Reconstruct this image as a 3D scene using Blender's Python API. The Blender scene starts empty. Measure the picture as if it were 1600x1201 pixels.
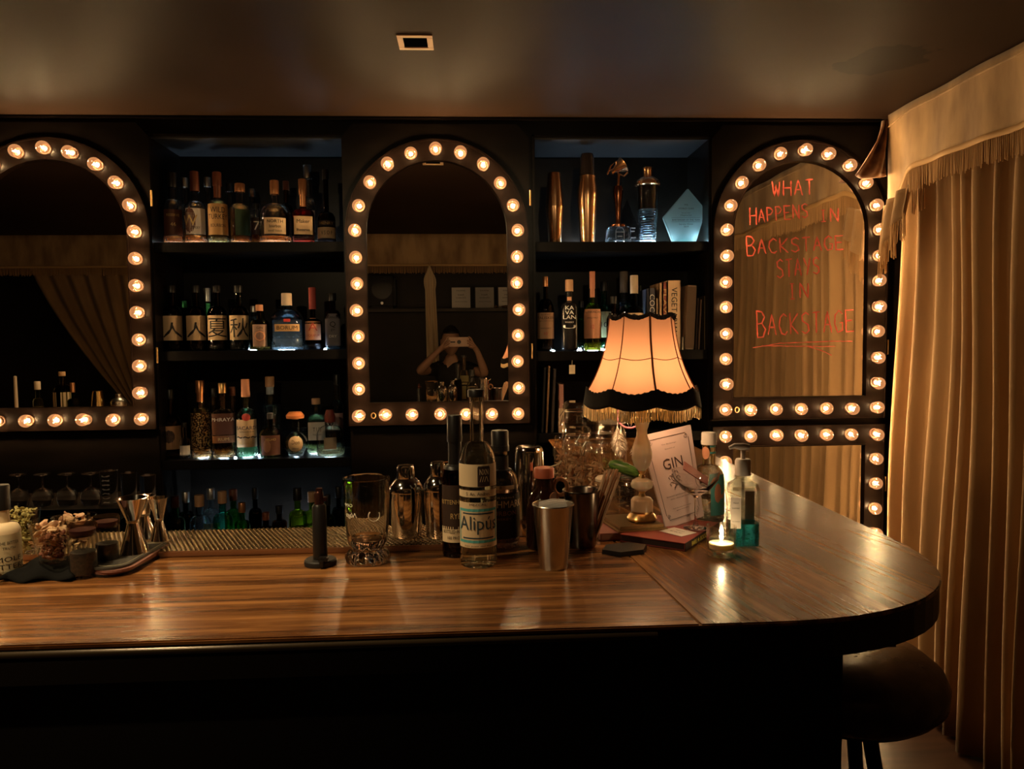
import bpy, bmesh, math, random
from mathutils import Vector, Matrix
random.seed(7)
PI = math.pi
SC = bpy.context.scene
COL = SC.collection

# ---------------------------------------------------------------- camera, world, exposure
H = 1.47                                   # lens height above the floor
FPX = 1193.0
YAW, PITCH, ROLL = 0.05362, 0.05631, -0.01055
_f = Vector((math.sin(YAW)*math.cos(PITCH), math.cos(YAW)*math.cos(PITCH), -math.sin(PITCH)))
_r0 = Vector((math.cos(YAW), -math.sin(YAW), 0)); _u0 = _r0.cross(_f)
_r = _r0*math.cos(ROLL) + _u0*math.sin(ROLL)
_u = -_r0*math.sin(ROLL) + _u0*math.cos(ROLL)
EYE = Vector((0, 0, H))
cd = bpy.data.cameras.new('camera'); cam = bpy.data.objects.new('camera', cd); COL.objects.link(cam)
cd.sensor_fit = 'HORIZONTAL'; cd.sensor_width = 36; cd.lens = 36*FPX/1600; cd.clip_start = 0.02
M = Matrix((( _r.x, _u.x, -_f.x, 0), (_r.y, _u.y, -_f.y, 0), (_r.z, _u.z, -_f.z, H), (0, 0, 0, 1)))
cam.matrix_world = M
SC.camera = cam
w = bpy.data.worlds.new('world'); SC.world = w; w.use_nodes = True
w.node_tree.nodes['Background'].inputs[0].default_value = (0.9, 0.55, 0.35, 1)
w.node_tree.nodes['Background'].inputs[1].default_value = 0.012
SC.view_settings.view_transform = 'Standard'; SC.view_settings.look = 'None'
SC.view_settings.gamma = 1; SC.view_settings.use_curve_mapping = False
SC.view_settings.exposure = 0.52
cy = SC.cycles
cy.use_denoising = True; cy.max_bounces = 14; cy.transmission_bounces = 12; cy.transparent_max_bounces = 16
cy.glossy_bounces = 6; cy.diffuse_bounces = 3; cy.caustics_reflective = False; cy.caustics_refractive = True
cy.sample_clamp_indirect = 3.0; cy.blur_glossy = 0.5
# light strengths
W_FILAMENT = 950.0
W_LAMP = 1.0            # bulb in the table lamp
W_DOWN = 42.0
W_PUCK = 130.0           # cool shelf lights

def U(px, py, X=None, Y=None, Z=None):
    """the point of the place seen at a pixel of the photograph, on the plane X, Y or Z"""
    d = _f*FPX + _r*(px-800) - _u*(py-600.5)
    if Y is not None: t = (Y)/d.y
    elif Z is not None: t = (Z-H)/d.z
    else: t = X/d.x
    return EYE + d*t
def spot(loc, power, size, color, target, ang=150, blend=0.7, name='downlight_lamp'):
    l = bpy.data.lights.new(name, 'SPOT'); l.energy = power; l.shadow_soft_size = size; l.color = color
    l.spot_size = math.radians(ang); l.spot_blend = blend
    o = bpy.data.objects.new(name, l); COL.objects.link(o); o.location = loc
    o.rotation_euler = (Vector(target)-Vector(loc)).to_track_quat('-Z', 'Y').to_euler()
    return o
WARM = (1.0, 0.72, 0.38)
CEIL = H + 0.874
DOWN = [(-0.90, 1.05, 1.0, -0.80, 1.15, 0, 104), (-1.9, 1.15, 0.8, -1.9, 1.15, 0, 104), (-0.95, 0.25, 0.60, -0.75, 2.0, 1.15, 78), (0.45, 0.25, 0.45, 0.45, 3.1, 1.4, 46)]
for (x, y, p, tx, ty, tz, an) in DOWN:
    spot((x, y, CEIL-0.012), W_DOWN*p, 0.03, WARM, (tx, ty, tz), an)

# ---------------------------------------------------------------- materials
MATS = {}
def mat(name, col=(0.5, 0.5, 0.5), rough=0.5, metal=0.0, trans=0.0, ior=1.45, emit=None, es=0.0, coat=0.0, alpha=1.0, sheen=0.0, spec=0.5):
    if name in MATS: return MATS[name]
    m = bpy.data.materials.new(name); m.use_nodes = True
    b = m.node_tree.nodes['Principled BSDF']
    b.inputs['Base Color'].default_value = (*col, 1); b.inputs['Roughness'].default_value = rough
    b.inputs['Metallic'].default_value = metal; b.inputs['Transmission Weight'].default_value = trans
    b.inputs['IOR'].default_value = ior; b.inputs['Coat Weight'].default_value = coat
    b.inputs['Sheen Weight'].default_value = sheen; b.inputs['Specular IOR Level'].default_value = spec
    if emit: b.inputs['Emission Color'].default_value = (*emit, 1); b.inputs['Emission Strength'].default_value = es
    MATS[name] = m
    return m
def nodes(m): return m.node_tree.nodes, m.node_tree.links, m.node_tree.nodes['Principled BSDF']
def noise_col(m, c1, c2, scale=(5, 5, 5), detail=6, lo=0.35, hi=0.65, rlo=None, rhi=None, bump=0.0, bscale=None):
    n, l, b = nodes(m)
    tc = n.new('ShaderNodeTexCoord'); mp = n.new('ShaderNodeMapping'); mp.inputs['Scale'].default_value = scale
    t = n.new('ShaderNodeTexNoise'); t.inputs['Scale'].default_value = 1; t.inputs['Detail'].default_value = detail
    r = n.new('ShaderNodeValToRGB'); e = r.color_ramp.elements
    e[0].position = lo; e[0].color = (*c1, 1); e[1].position = hi; e[1].color = (*c2, 1)
    l.new(tc.outputs['Object'], mp.inputs[0]); l.new(mp.outputs[0], t.inputs['Vector']); l.new(t.outputs[0], r.inputs[0])
    l.new(r.outputs[0], b.inputs['Base Color'])
    if rlo is not None:
        b.inputs['Roughness'].default_value = (rlo+rhi)/2
    if bump:
        t2 = t
        if bscale:
            t2 = n.new('ShaderNodeTexNoise'); t2.inputs['Scale'].default_value = bscale; l.new(tc.outputs['Object'], t2.inputs['Vector'])
        bp = n.new('ShaderNodeBump'); bp.inputs['Strength'].default_value = bump; bp.inputs['Distance'].default_value = 0.01
        l.new(t2.outputs[0], bp.inputs['Height']); l.new(bp.outputs[0], b.inputs['Normal'])
    return m
def glass(name, col=(1, 1, 1), rough=0.0, ior=1.45):
    """solid glass or spirit with an uneven base; spirits are clouded there to imitate glow from the discs"""
    if 'glass_'+name in MATS: return MATS['glass_'+name]
    m = mat('glass_'+name, col, rough, 0, 1.0, ior); n, l, b = nodes(m); trans_ = 1.0; kd = 0.35 if name.endswith('spirit') or 'glow' in name else 0.0
    tc = n.new('ShaderNodeTexCoord'); sp = n.new('ShaderNodeSeparateXYZ'); l.new(tc.outputs['Object'], sp.inputs[0])
    mr = n.new('ShaderNodeMapRange'); mr.inputs[1].default_value = 0.014; mr.inputs[2].default_value = 0.15 if 'glow' in name else 0.034; mr.inputs[3].default_value = 1.0; mr.inputs[4].default_value = 0.0
    l.new(sp.outputs['Z'], mr.inputs[0])
    nz = n.new('ShaderNodeTexNoise'); nz.inputs['Scale'].default_value = 90; nz.inputs['Detail'].default_value = 2; l.new(tc.outputs['Object'], nz.inputs[0])
    bp = n.new('ShaderNodeBump'); bp.inputs['Distance'].default_value = 0.012; l.new(mr.outputs[0], bp.inputs['Strength']); l.new(nz.outputs[0], bp.inputs['Height']); l.new(bp.outputs[0], b.inputs['Normal'])
    m2 = n.new('ShaderNodeMapRange'); m2.inputs[3].default_value = trans_; m2.inputs[4].default_value = 1.0-kd; l.new(mr.outputs[0], m2.inputs[0]); l.new(m2.outputs[0], b.inputs['Transmission Weight'])  # part diffuse low down: disc glow put into the spirit's material
    m3 = n.new('ShaderNodeMapRange'); m3.inputs[3].default_value = rough; m3.inputs[4].default_value = 0.35 if kd else 0.12; l.new(mr.outputs[0], m3.inputs[0]); l.new(m3.outputs[0], b.inputs['Roughness'])
    return m
def pure(name, col=(1, 1, 1), ior=1.45): return mat('pure_'+name, col, 0.0, 0, 1.0, ior)
def thin_glass(name, tint=(0.93, 0.93, 0.9), ior=1.45, gl=1.0):
    key = 'thin_'+name
    if key in MATS: return MATS[key]
    m = bpy.data.materials.new(key); m.use_nodes = True; n = m.node_tree.nodes; l = m.node_tree.links
    n.remove(n['Principled BSDF']); out = n['Material Output']
    tr = n.new('ShaderNodeBsdfTransparent'); tr.inputs[0].default_value = (*tint, 1)
    g = n.new('ShaderNodeBsdfGlossy'); g.inputs['Roughness'].default_value = 0.04; g.inputs[0].default_value = (gl, gl, gl, 1)
    lw = n.new('ShaderNodeLayerWeight'); lw.inputs[0].default_value = 0.5; pw = n.new('ShaderNodeMath'); pw.operation = 'POWER'; pw.inputs[1].default_value = 3.5; l.new(lw.outputs['Facing'], pw.inputs[0])
    r0 = ((ior-1)/(ior+1))**2; fr = n.new('ShaderNodeMath'); fr.operation = 'MULTIPLY_ADD'; fr.inputs[1].default_value = 0.75; fr.inputs[2].default_value = r0; l.new(pw.outputs[0], fr.inputs[0])
    mx = n.new('ShaderNodeMixShader')
    l.new(fr.outputs[0], mx.inputs[0]); l.new(tr.outputs[0], mx.inputs[1]); l.new(g.outputs[0], mx.inputs[2]); l.new(mx.outputs[0], out.inputs[0])
    MATS[key] = m
    return m

blackwood = noise_col(mat('black_painted_wood', rough=0.3, spec=0.15), (0.0026, 0.0019, 0.0015), (0.0055, 0.0038, 0.0029), (3, 3, 14), rlo=0.22, rhi=0.45, bump=0.05)
blackmatte = mat('black_shelf_paint', (0.003, 0.0026, 0.0026), 0.4, spec=0.12)
framewood = noise_col(mat('mirror_frame_paint', rough=0.3, spec=0.10), (0.0028, 0.0016, 0.0011), (0.005, 0.0027, 0.0019), (6, 6, 25), rlo=0.24, rhi=0.36, bump=0.03)
mirror_m = mat('mirror_silver', (0.80, 0.77, 0.72), 0.0, 1.0)
brass = mat('aged_brass', (0.62, 0.40, 0.17), 0.28, 1.0)
copper = noise_col(mat('hammered_copper', rough=0.22, metal=1.0), (0.80, 0.42, 0.20), (0.9, 0.55, 0.32), (30, 30, 30), rlo=0.15, rhi=0.3)
chrome = mat('polished_steel', (0.78, 0.75, 0.70), 0.09, 1.0)
steel = noise_col(mat('worn_steel', rough=0.25, metal=1.0), (0.50, 0.46, 0.41), (0.66, 0.62, 0.56), (40, 40, 12), rlo=0.2, rhi=0.34)
darksteel = mat('dark_steel', (0.16, 0.13, 0.11), 0.25, 1.0)
gold = mat('gold_metal', (0.85, 0.58, 0.22), 0.18, 1.0)
cream = mat('cream_paper', (0.72, 0.58, 0.40), 0.7)
white = mat('white_paper', (0.80, 0.76, 0.72), 0.6)
ink = mat('black_ink', (0.012, 0.01, 0.01), 0.6)
redink = mat('red_ink', (0.45, 0.03, 0.03), 0.6)
goldink = mat('gold_ink', (0.55, 0.38, 0.15), 0.5)
whiteink = mat('white_ink', (0.75, 0.72, 0.68), 0.6)
blackplastic = mat('black_plastic', (0.012, 0.011, 0.011), 0.35)
rubber = mat('black_rubber', (0.012, 0.011, 0.011), 0.6)
corkm = noise_col(mat('cork', rough=0.8), (0.45, 0.25, 0.12), (0.60, 0.38, 0.2), (200, 200, 200))
puck_m = mat('cool_light_disc', (0.8, 0.85, 0.9), 0.5, emit=(0.62, 0.83, 1.0), es=W_PUCK)
filament_m = mat('glowing_filament', (1, 0.6, 0.3), 0.5, emit=(1.0, 0.67, 0.33), es=W_FILAMENT)
fabric = noise_col(mat('velvet', rough=0.75, sheen=0.25), (0.22, 0.130, 0.062), (0.46, 0.30, 0.150), (9, 9, 3), bump=0.0)
skin = mat('skin', (0.55, 0.32, 0.22), 0.5)

# ---------------------------------------------------------------- mesh helpers
def finish(name, bm, mats, parent=None, smooth=False, loc=None, recalc=True):
    if recalc: bmesh.ops.recalc_face_normals(bm, faces=bm.faces[:])
    me = bpy.data.meshes.new(name); bm.to_mesh(me); bm.free()
    for m in (mats if isinstance(mats, (list, tuple)) else [mats]): me.materials.append(m)
    if smooth:
        me.polygons.foreach_set('use_smooth', [True]*len(me.polygons))
        try: me.set_sharp_from_angle(angle=math.radians(40))
        except Exception: pass
    o = bpy.data.objects.new(name, me); COL.objects.link(o)
    if parent is not None: o.parent = parent
    if loc is not None: o.location = loc
    return o
def thing(name, label, cat, loc=(0, 0, 0), rotz=0, group=None):
    o = bpy.data.objects.new(name, None); COL.objects.link(o); o.empty_display_size = 0.02
    o.location = loc; o.rotation_euler = (0, 0, rotz); return tag(o, label, cat, group)
def tag(o, label, cat, group=None):
    o['label'] = label; o['category'] = cat
    if group: o['group'] = group
    return o
def struct(o): o['kind'] = 'structure'; return o
def box(bm, x0, x1, y0, y1, z0, z1, mi=0, bev=0.0):
    r = bmesh.ops.create_cube(bm, size=1.0)
    vs = r['verts']
    for v in vs: v.co = Vector((x0+(v.co.x+.5)*(x1-x0), y0+(v.co.y+.5)*(y1-y0), z0+(v.co.z+.5)*(z1-z0)))
    fs = set(f for v in vs for f in v.link_faces)
    for f in fs: f.material_index = mi
    if bev:
        es = list(set(e for v in vs for e in v.link_edges))
        bmesh.ops.bevel(bm, geom=es, offset=bev, segments=2, affect='EDGES')
def bxo(name, x0, x1, y0, y1, z0, z1, m, parent=None, bev=0.0):
    bm = bmesh.new(); box(bm, x0, x1, y0, y1, z0, z1, 0, bev); return finish(name, bm, m, parent)
def ring_verts(bm, r, z, n, fn=None):
    out = []
    for i in range(n):
        a = 2*PI*i/n
        out.append(bm.verts.new(fn(r, a, z) if fn else (r*math.cos(a), r*math.sin(a), z)))
    return out
def lathe(bm, prof, n=28, fn=None, close_loop=False, mi=0, off=(0, 0, 0)):
    rings = []
    ox, oy, oz = off
    for r, z in prof:
        if r <= 1e-6: q0 = Vector(fn(0.0, 0.0, z)) if fn else Vector((0, 0, z)); rings.append([bm.verts.new(q0+Vector(off))])
        else:
            rr = ring_verts(bm, r, z, n, fn)
            for v in rr: v.co += Vector(off)
            rings.append(rr)
    if close_loop: rings.append(rings[0])
    for A, B in zip(rings, rings[1:]):
        for i in range(n):
            j = (i+1) % n
            if len(A) == 1 and len(B) == 1: break
            if len(A) == 1: f = bm.faces.new((A[0], B[i], B[j]))
            elif len(B) == 1: f = bm.faces.new((A[i], A[j], B[0]))
            else: f = bm.faces.new((A[i], A[j], B[j], B[i]))
            f.material_index = mi; f.smooth = True
def lo(name, prof, m, parent=None, n=28, fn=None, loc=None):
    bm = bmesh.new(); lathe(bm, prof, n, fn); return finish(name, bm, m, parent, smooth=True, loc=loc)
def tube(bm, pts, rad, n=8, closed=False, mi=0):
    pts = [Vector(p) for p in pts]; N = len(pts); rings = []
    rads = rad if isinstance(rad, (list, tuple)) else [rad]*N
    up = Vector((0.123, 0.31, 1)).normalized()
    for i, p in enumerate(pts):
        if closed: t = pts[(i+1) % N]-pts[i-1]
        else: t = pts[min(i+1, N-1)]-pts[max(i-1, 0)]
        t.normalize()
        a = t.cross(up)
        if a.length < 1e-3: a = t.cross(Vector((1, 0, 0)))
        a.normalize(); b = t.cross(a)
        rings.append([bm.verts.new(p+(a*math.cos(2*PI*k/n)+b*math.sin(2*PI*k/n))*rads[i]) for k in range(n)])
    for i in range(N if closed else N-1):
        A = rings[i]; B = rings[(i+1) % N]
        for k in range(n):
            f = bm.faces.new((A[k], A[(k+1) % n], B[(k+1) % n], B[k])); f.material_index = mi; f.smooth = True
    if not closed:
        for R_ in (rings[0], rings[-1]):
            f = bm.faces.new(R_); f.material_index = mi
def tubo(name, pts, rad, m, parent=None, n=8, closed=False):
    bm = bmesh.new(); tube(bm, pts, rad, n, closed); return finish(name, bm, m, parent, smooth=True)
def shell_profile(outer, t, floor_t):
    """outer profile from the bottom centre to the rim -> closed wall profile"""
    inner = [(max(r-t, 0.0), z) for r, z in outer if z > floor_t and r > t]
    return outer + [(inner[-1][0], outer[-1][1])] + inner[::-1][1:] + [(0, inner[0][1])]

TEXTS = {}
def text_geo(s, shear=0.0):
    """flat letters as vertices and faces, 1 high, centred"""
    key = (s, shear)
    if key in TEXTS: return TEXTS[key]
    c = bpy.data.curves.new('t', 'FONT'); c.body = s; c.size = 1.0; c.align_x = 'CENTER'; c.align_y = 'CENTER'; c.resolution_u = 2; c.shear = shear; c.space_line = 0.85
    o = bpy.data.objects.new('t', c); COL.objects.link(o)
    dg = bpy.context.evaluated_depsgraph_get(); dg.update()
    me = bpy.data.meshes.new_from_object(o.evaluated_get(dg))
    bt = bmesh.new(); bt.from_mesh(me)
    if bt.verts:
        xa = min(v.co.x for v in bt.verts); xb = max(v.co.x for v in bt.verts); k = xa
        while k < xb:
            bmesh.ops.bisect_plane(bt, geom=bt.verts[:]+bt.edges[:]+bt.faces[:], plane_co=(k, 0, 0), plane_no=(1, 0, 0)); k += 0.14
    bt.verts.index_update()
    vs = [v.co.copy() for v in bt.verts]; fs = [tuple(v.index for v in f.verts) for f in bt.faces]; bt.free()
    bpy.data.objects.remove(o); bpy.data.curves.remove(c); bpy.data.meshes.remove(me)
    if vs:
        x0 = min(v.x for v in vs); x1 = max(v.x for v in vs); y0 = min(v.y for v in vs); y1 = max(v.y for v in vs)
        vs = [((v.x-(x0+x1)/2), (v.y-(y0+y1)/2)) for v in vs]; wh = (x1-x0, y1-y0)
    else: wh = (1, 1)
    TEXTS[key] = (vs, fs, wh); return TEXTS[key]
def put_text(bm, s, place, h=None, w=None, mi=1, shear=0.0, cu=0, cv=0):
    """place(u, v) -> point; letters are h high and/or fitted to w wide"""
    vs, fs, (tw, th) = text_geo(s, shear)
    sy = (h/th) if h else (w/tw); sx = (w/tw) if w else sy
    nv = [bm.verts.new(place(cu+x*sx, cv+y*sy)) for x, y in vs]
    for f in fs:
        try: ff = bm.faces.new([nv[i] for i in f]); ff.material_index = mi
        except ValueError: pass

# ---------------------------------------------------------------- bottles
def superfn(sq):
    """cross-section going from round (neck) to a rounded square (body)"""
    if not sq: return None
    def fn(r, a, z):
        c, s = math.cos(a), math.sin(a); e = 2+sq*6
        k = 1.0/((abs(c)**e+abs(s)**e)**(1/e))
        return (r*c*k, r*s*k, z)
    return fn
def bottle_outline(r, h, body=0.58, sh=0.14, nr=0.36, lip=True, base_r=None, dome=0.0):
    """outer profile from the base centre up to the mouth (h = mouth height)"""
    br = r if base_r is None else base_r*r
    P = [(0, 0.0075), (br*0.3, 0.0072), (br*0.6, 0.005), (br*0.84, 0.0015), (br*0.93, 0.0), (br, 0.006)]
    zb, zs = body*h, (body+sh)*h
    if dome:                                     # round-bodied flask
        P = [(0, 0.010), (br*0.25, 0.009), (br*0.5, 0.002), (br*0.62, 0.0)]
        for i in range(1, 9):
            a = -PI/2*0.72 + (PI*0.86)*i/8
            P.append((max(r*math.cos(a), nr*r), zb*(0.5+0.5*math.sin(a))))
    else:
        P.append((r, zb*0.12 if base_r is not None else 0.012)); P.append((r, zb))
        for i in range(1, 7):
            a = PI/2*i/6
            P.append((nr*r+(r-nr*r)*(math.cos(a)**0.9), zb+(zs-zb)*math.sin(a)))
    P.append((nr*r*0.98, h*0.96))
    if lip: P += [(nr*r*1.15, h*0.962), (nr*r*1.15, h)]
    else: P += [(nr*r*0.98, h)]
    return P
def r_at(P, z):
    best = P[0][0]
    for (r0, z0), (r1, z1) in zip(P, P[1:]):
        if z0 <= z <= z1 and z1 > z0: return r0+(r1-r0)*(z-z0)/(z1-z0)
    return P[-1][0]
def bottle(name, label, loc, r, h, group=None, body=0.58, sh=0.14, nr=0.36, cap=0.10, capr=1.25, capm=None, capname='cap', g=None,
           liq=None, lab=(), sq=0.0, rot=0.0, base_r=None, dome=0.0, lip=True, wrap=None, wrapm=None, cat='bottle', n=28, stopper=False, aim=True):
    t = thing(name, label, cat, loc, 0, group)
    if aim:                                      # turn the front towards the seats, plus rot
        t.rotation_euler = (0, 0, math.atan2(loc[0], loc[1])*-1*0.9 + rot)
    mh = h*(1-cap)
    P = bottle_outline(r, mh, body, sh, nr, lip, base_r, dome)
    fn = superfn(sq)
    if fn:
        zt = (body+sh*0.5)*mh
        f0 = fn
        def fn(rr, a, z, f0=f0, zt=zt):
            k = 1.0 if z < zt*0.92 else max(0.0, 1-(z-zt*0.92)/(mh*0.10))
            x, y, _ = f0(rr, a, z); c = Vector((rr*math.cos(a), rr*math.sin(a))); q = Vector((x, y))
            if k < 1: q = c.lerp(q, k)
            q *= (1-0.10*k*sq)
            return (q.x, q.y, z)
    tk = min(0.0035, r*0.12)
    SP = shell_profile(P, tk, 0.0075+0.008*h)
    bm = bmesh.new(); lathe(bm, SP, n, fn); finish('glass_body', bm, g or glass('clear'), t, smooth=True)
    if liq:
        lm, lev = liq
        zl = lev*mh
        inner = [(max(rr-tk-0.0004, 0), z) for rr, z in P if z > 0.0075+0.008*h and z < zl and rr > tk+0.001]
        rb = r_at(P, 0.008+0.008*h)-tk-0.0006
        if inner: rb = inner[0][0] if inner[0][1] < 0.03*h else rb
        LP = [(0, 0.0082+0.008*h), (max(rb, 0.004), 0.0082+0.008*h)]+inner+[(max(r_at(P, zl)-tk-0.0004, 0.002), zl), (0, zl)]
        bm = bmesh.new(); lathe(bm, LP, n, fn); finish('liquid', bm, lm, t, smooth=True)
    cr = nr*r*capr; cz = mh-0.001*h
    if stopper:
        lo(capname, [(0, cz-0.01*h), (nr*r*0.8, cz-0.01*h), (nr*r*0.8, cz+0.01*h), (cr, cz+0.015*h), (cr*1.05, cz+(h-mh)*0.5), (cr*0.7, h), (0, h*1.005)], capm or corkm, t, 20)
    else:
        skirt = cz-(h-mh)*0.35
        lo(capname, [(0, cz+0.0005), (nr*r*1.17, cz+0.0005), (nr*r*1.17, skirt), (cr, skirt), (cr, h-0.002), (cr*0.92, h), (0, h)], capm or blackplastic, t, 20)
    if wrap:                                     # foil or paper around the neck
        z0, z1 = wrap[0]*mh, wrap[1]*mh
        WP = [(r_at(P, z0)+0.0006, z0)]+[(rr+0.0006, z) for rr, z in P if z0 < z < z1]+[(r_at(P, z1)+0.0006, z1)]
        lo('neck_wrap', WP, wrapm or blackplastic, t, 20)
    for L in lab:
        z0, z1, ang, base = L[0]*mh, L[1]*mh, L[2], L[3]
        texts = L[4] if len(L) > 4 else ()
        opt = L[5] if len(L) > 5 else {}
        mats_ = [base]
        def surf(u, z, off):
            rr = r_at(P, z)
            th = -PI/2 + u/max(rr, 1e-4) + opt.get('turn', 0)
            if fn: x, y, _ = fn(rr, th, z)
            else: x, y = rr*math.cos(th), rr*math.sin(th)
            v = Vector((x, y)); v = v*(1+off/max(v.length, 1e-4))
            return (v.x, v.y, z)
        bm = bmesh.new(); NU, NV = 14, 6 if not opt.get('oval') else 12
        rr_ref = r_at(P, (z0+z1)/2); half = ang/2*rr_ref
        grid = []
        for j in range(NV+1):
            v = j/NV; z = z0+(z1-z0)*v
            k = 1.0
            if opt.get('oval'): k = math.sqrt(max(0.0, 1-(2*v-1)**2))
            if opt.get('arch') and v > 0.7: k = 1-0.45*((v-0.7)/0.3)**2
            grid.append([bm.verts.new(surf(half*k*(2*i/NU-1), z, 0.0007)) for i in range(NU+1)])
        for j in range(NV):
            for i in range(NU):
                try: bm.faces.new((grid[j][i], grid[j][i+1], grid[j+1][i+1], grid[j+1][i])).smooth = True
                except ValueError: pass
        bmesh.ops.remove_doubles(bm, verts=bm.verts[:], dist=1e-6)
        for (s, hh, zf, tm, *ww) in texts:
            if tm not in mats_: mats_.append(tm)
            zc = z0+(z1-z0)*zf
            put_text(bm, s, lambda u, v: surf(u, min(max(zc+v, 0), mh), 0.0015), h=hh*(z1-z0) if hh else None, w=(ww[0]*2*half if ww else None), mi=mats_.index(tm))
        for (a0, a1, b0, b1, tm) in opt.get('bars', ()):      # rectangles: u from-to and v from-to in label units
            if tm not in mats_: mats_.append(tm)
            prev = None
            for i in range(9):
                u = half*(a0+(a1-a0)*i/8)
                cur = (bm.verts.new(surf(u, z0+(z1-z0)*b0, 0.0011)), bm.verts.new(surf(u, z0+(z1-z0)*b1, 0.0011)))
                if prev: bm.faces.new((prev[0], cur[0], cur[1], prev[1])).material_index = mats_.index(tm)
                prev = cur
        finish('label', bm, mats_, t, recalc=False)
    return t
def fit(px, pybase, pytop, wpx, Y=None, Z=None):
    """base point, radius and height of an upright thing from where its base, top and width show"""
    if Z is None: b = U(px, pybase, Y=Y)
    else:
        b = U(px, pybase, Z=Z); d = (b-EYE).dot(_f); r = wpx/2*d/FPX
        b = U(px, pybase, Y=b.y+r) ; b.z = Z
    d = (b-EYE).dot(_f); r = wpx/2*d/FPX
    t = U(px, pytop, Y=b.y)
    return b, r, t.z-(b.z if Z is None else Z)

# ---------------------------------------------------------------- the room
CT = H-0.39                                  # bar top height
WY = 3.04                                    # face of the back-bar joinery
floor_m = noise_col(mat('dark_floorboards', rough=0.35), (0.022, 0.010, 0.006), (0.050, 0.023, 0.013), (3, 28, 3), rlo=0.25, rhi=0.5)
ceil_m = noise_col(mat('dark_ceiling_paint', rough=0.85, spec=0.05), (0.023, 0.0138, 0.0095), (0.030, 0.018, 0.0125), (2, 2, 2), rlo=0.42, rhi=0.55)
n, l, b = nodes(ceil_m)                      # an old water stain
tc = n.new('ShaderNodeTexCoord'); mp = n.new('ShaderNodeMapping'); mp.vector_type = 'TEXTURE'
sc_ = U(1380, 95, Z=CEIL)
mp.inputs['Location'].default_value = (sc_.x, sc_.y, 0); mp.inputs['Rotation'].default_value = (0, 0, 0.15); mp.inputs['Scale'].default_value = (0.17, 0.16, 10)
ns = n.new('ShaderNodeTexNoise'); ns.inputs['Scale'].default_value = 9; ns.inputs['Detail'].default_value = 5
ln = n.new('ShaderNodeVectorMath'); ln.operation = 'LENGTH'
ad = n.new('ShaderNodeMath'); ad.operation = 'ADD'; mu = n.new('ShaderNodeMath'); mu.operation = 'MULTIPLY'; mu.inputs[1].default_value = 1.3
rp = n.new('ShaderNodeValToRGB'); rp.color_ramp.elements[0].position = 1.42; rp.color_ramp.elements[0].position = 0.0
mrs = n.new('ShaderNodeMapRange'); mrs.inputs[1].default_value = 1.40; mrs.inputs[2].default_value = 1.46; mrs.inputs[3].default_value = 0.32; mrs.inputs[4].default_value = 1.0
l.new(tc.outputs['Object'], mp.inputs[0]); l.new(tc.outputs['Object'], ns.inputs[0]); l.new(mp.outputs[0], ln.inputs[0])
l.new(ns.outputs[0], mu.inputs[0]); l.new(ln.outputs['Value'], ad.inputs[0]); l.new(mu.outputs[0], ad.inputs[1]); l.new(ad.outputs[0], mrs.inputs[0])
old = b.inputs['Base Color'].links[0].from_socket
mxc = n.new('ShaderNodeVectorMath'); mxc.operation = 'SCALE'; l.new(old, mxc.inputs[0]); l.new(mrs.outputs[0], mxc.inputs['Scale']); l.new(mxc.outputs[0], b.inputs['Base Color'])
n.remove(rp)
wall_m = noise_col(mat('dark_wall_paint', rough=0.6), (0.018, 0.013, 0.010), (0.028, 0.020, 0.015), (3, 3, 3))
struct(bxo('floor', -5, 2.2, -2, 3.6, -0.05, 0.0, floor_m))
bm = bmesh.new(); box(bm, -5, 2.2, -0.15, 3.6, CEIL, CEIL+0.05)
box(bm, -5, 2.2, -0.20, -0.15, CEIL, CEIL+0.5); box(bm, -5, 2.2, -2, -0.15, CEIL+0.45, CEIL+0.5)
struct(finish('ceiling', bm, ceil_m))
struct(bxo('wall_left', -5.05, -5, -2, 3.6, 0, CEIL+0.5, wall_m))
struct(bxo('wall_right', 2.0, 2.05, -2, 3.6, 0, CEIL+0.5, wall_m))
struct(bxo('wall_rear', -5, 2.2, -1.75, -1.70, 0, CEIL+0.5, wall_m))
AL = (-1.215, -0.48); AR = (0.262, 0.957); AZT = 2.268; ADY = 3.34; ABZ = 0.63
bm = bmesh.new()
box(bm, -5, 2.2, WY, 3.6, AZT, CEIL)                                   # over the shelves
box(bm, -5, 2.2, WY, 3.6, 0, ABZ)
box(bm, -5, AL[0], WY, 3.6, ABZ, AZT); box(bm, AL[1], AR[0], WY, 3.6, ABZ, AZT); box(bm, AR[1], 2.2, WY, 3.6, ABZ, AZT)
box(bm, AL[0], AL[1], ADY, 3.6, ABZ, AZT); box(bm, AR[0], AR[1], ADY, 3.6, ABZ, AZT)
struct(finish('wall_back', bm, blackwood))
bm = bmesh.new()                                                        # beads that edge the openings and the ceiling line
for (x0, x1) in (AL, AR):
    for x in (x0-0.012, x1): box(bm, x, x+0.012, WY-0.008, WY, ABZ, AZT+0.012, 0, 0.003)
    box(bm, x0-0.012, x1+0.012, WY-0.008, WY, AZT, AZT+0.012, 0, 0.003)
struct(finish('trim_1', bm, blackwood))
struct(bxo('trim_2', -5, 1.66, WY-0.014, WY, CEIL-0.012, CEIL, blackwood, bev=0.003))

for q, (x0, x1) in enumerate((AL, AR)): struct(bxo('trim_%d' % (q+4), x0+.002, x1-.002, WY+.004, ADY-.001, AZT-.005, AZT, mat('soffit_glow_grey', (.018, .018, .020), .35)))  # added soffit panels, paler than the joinery so the shelf glow shows
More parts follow.
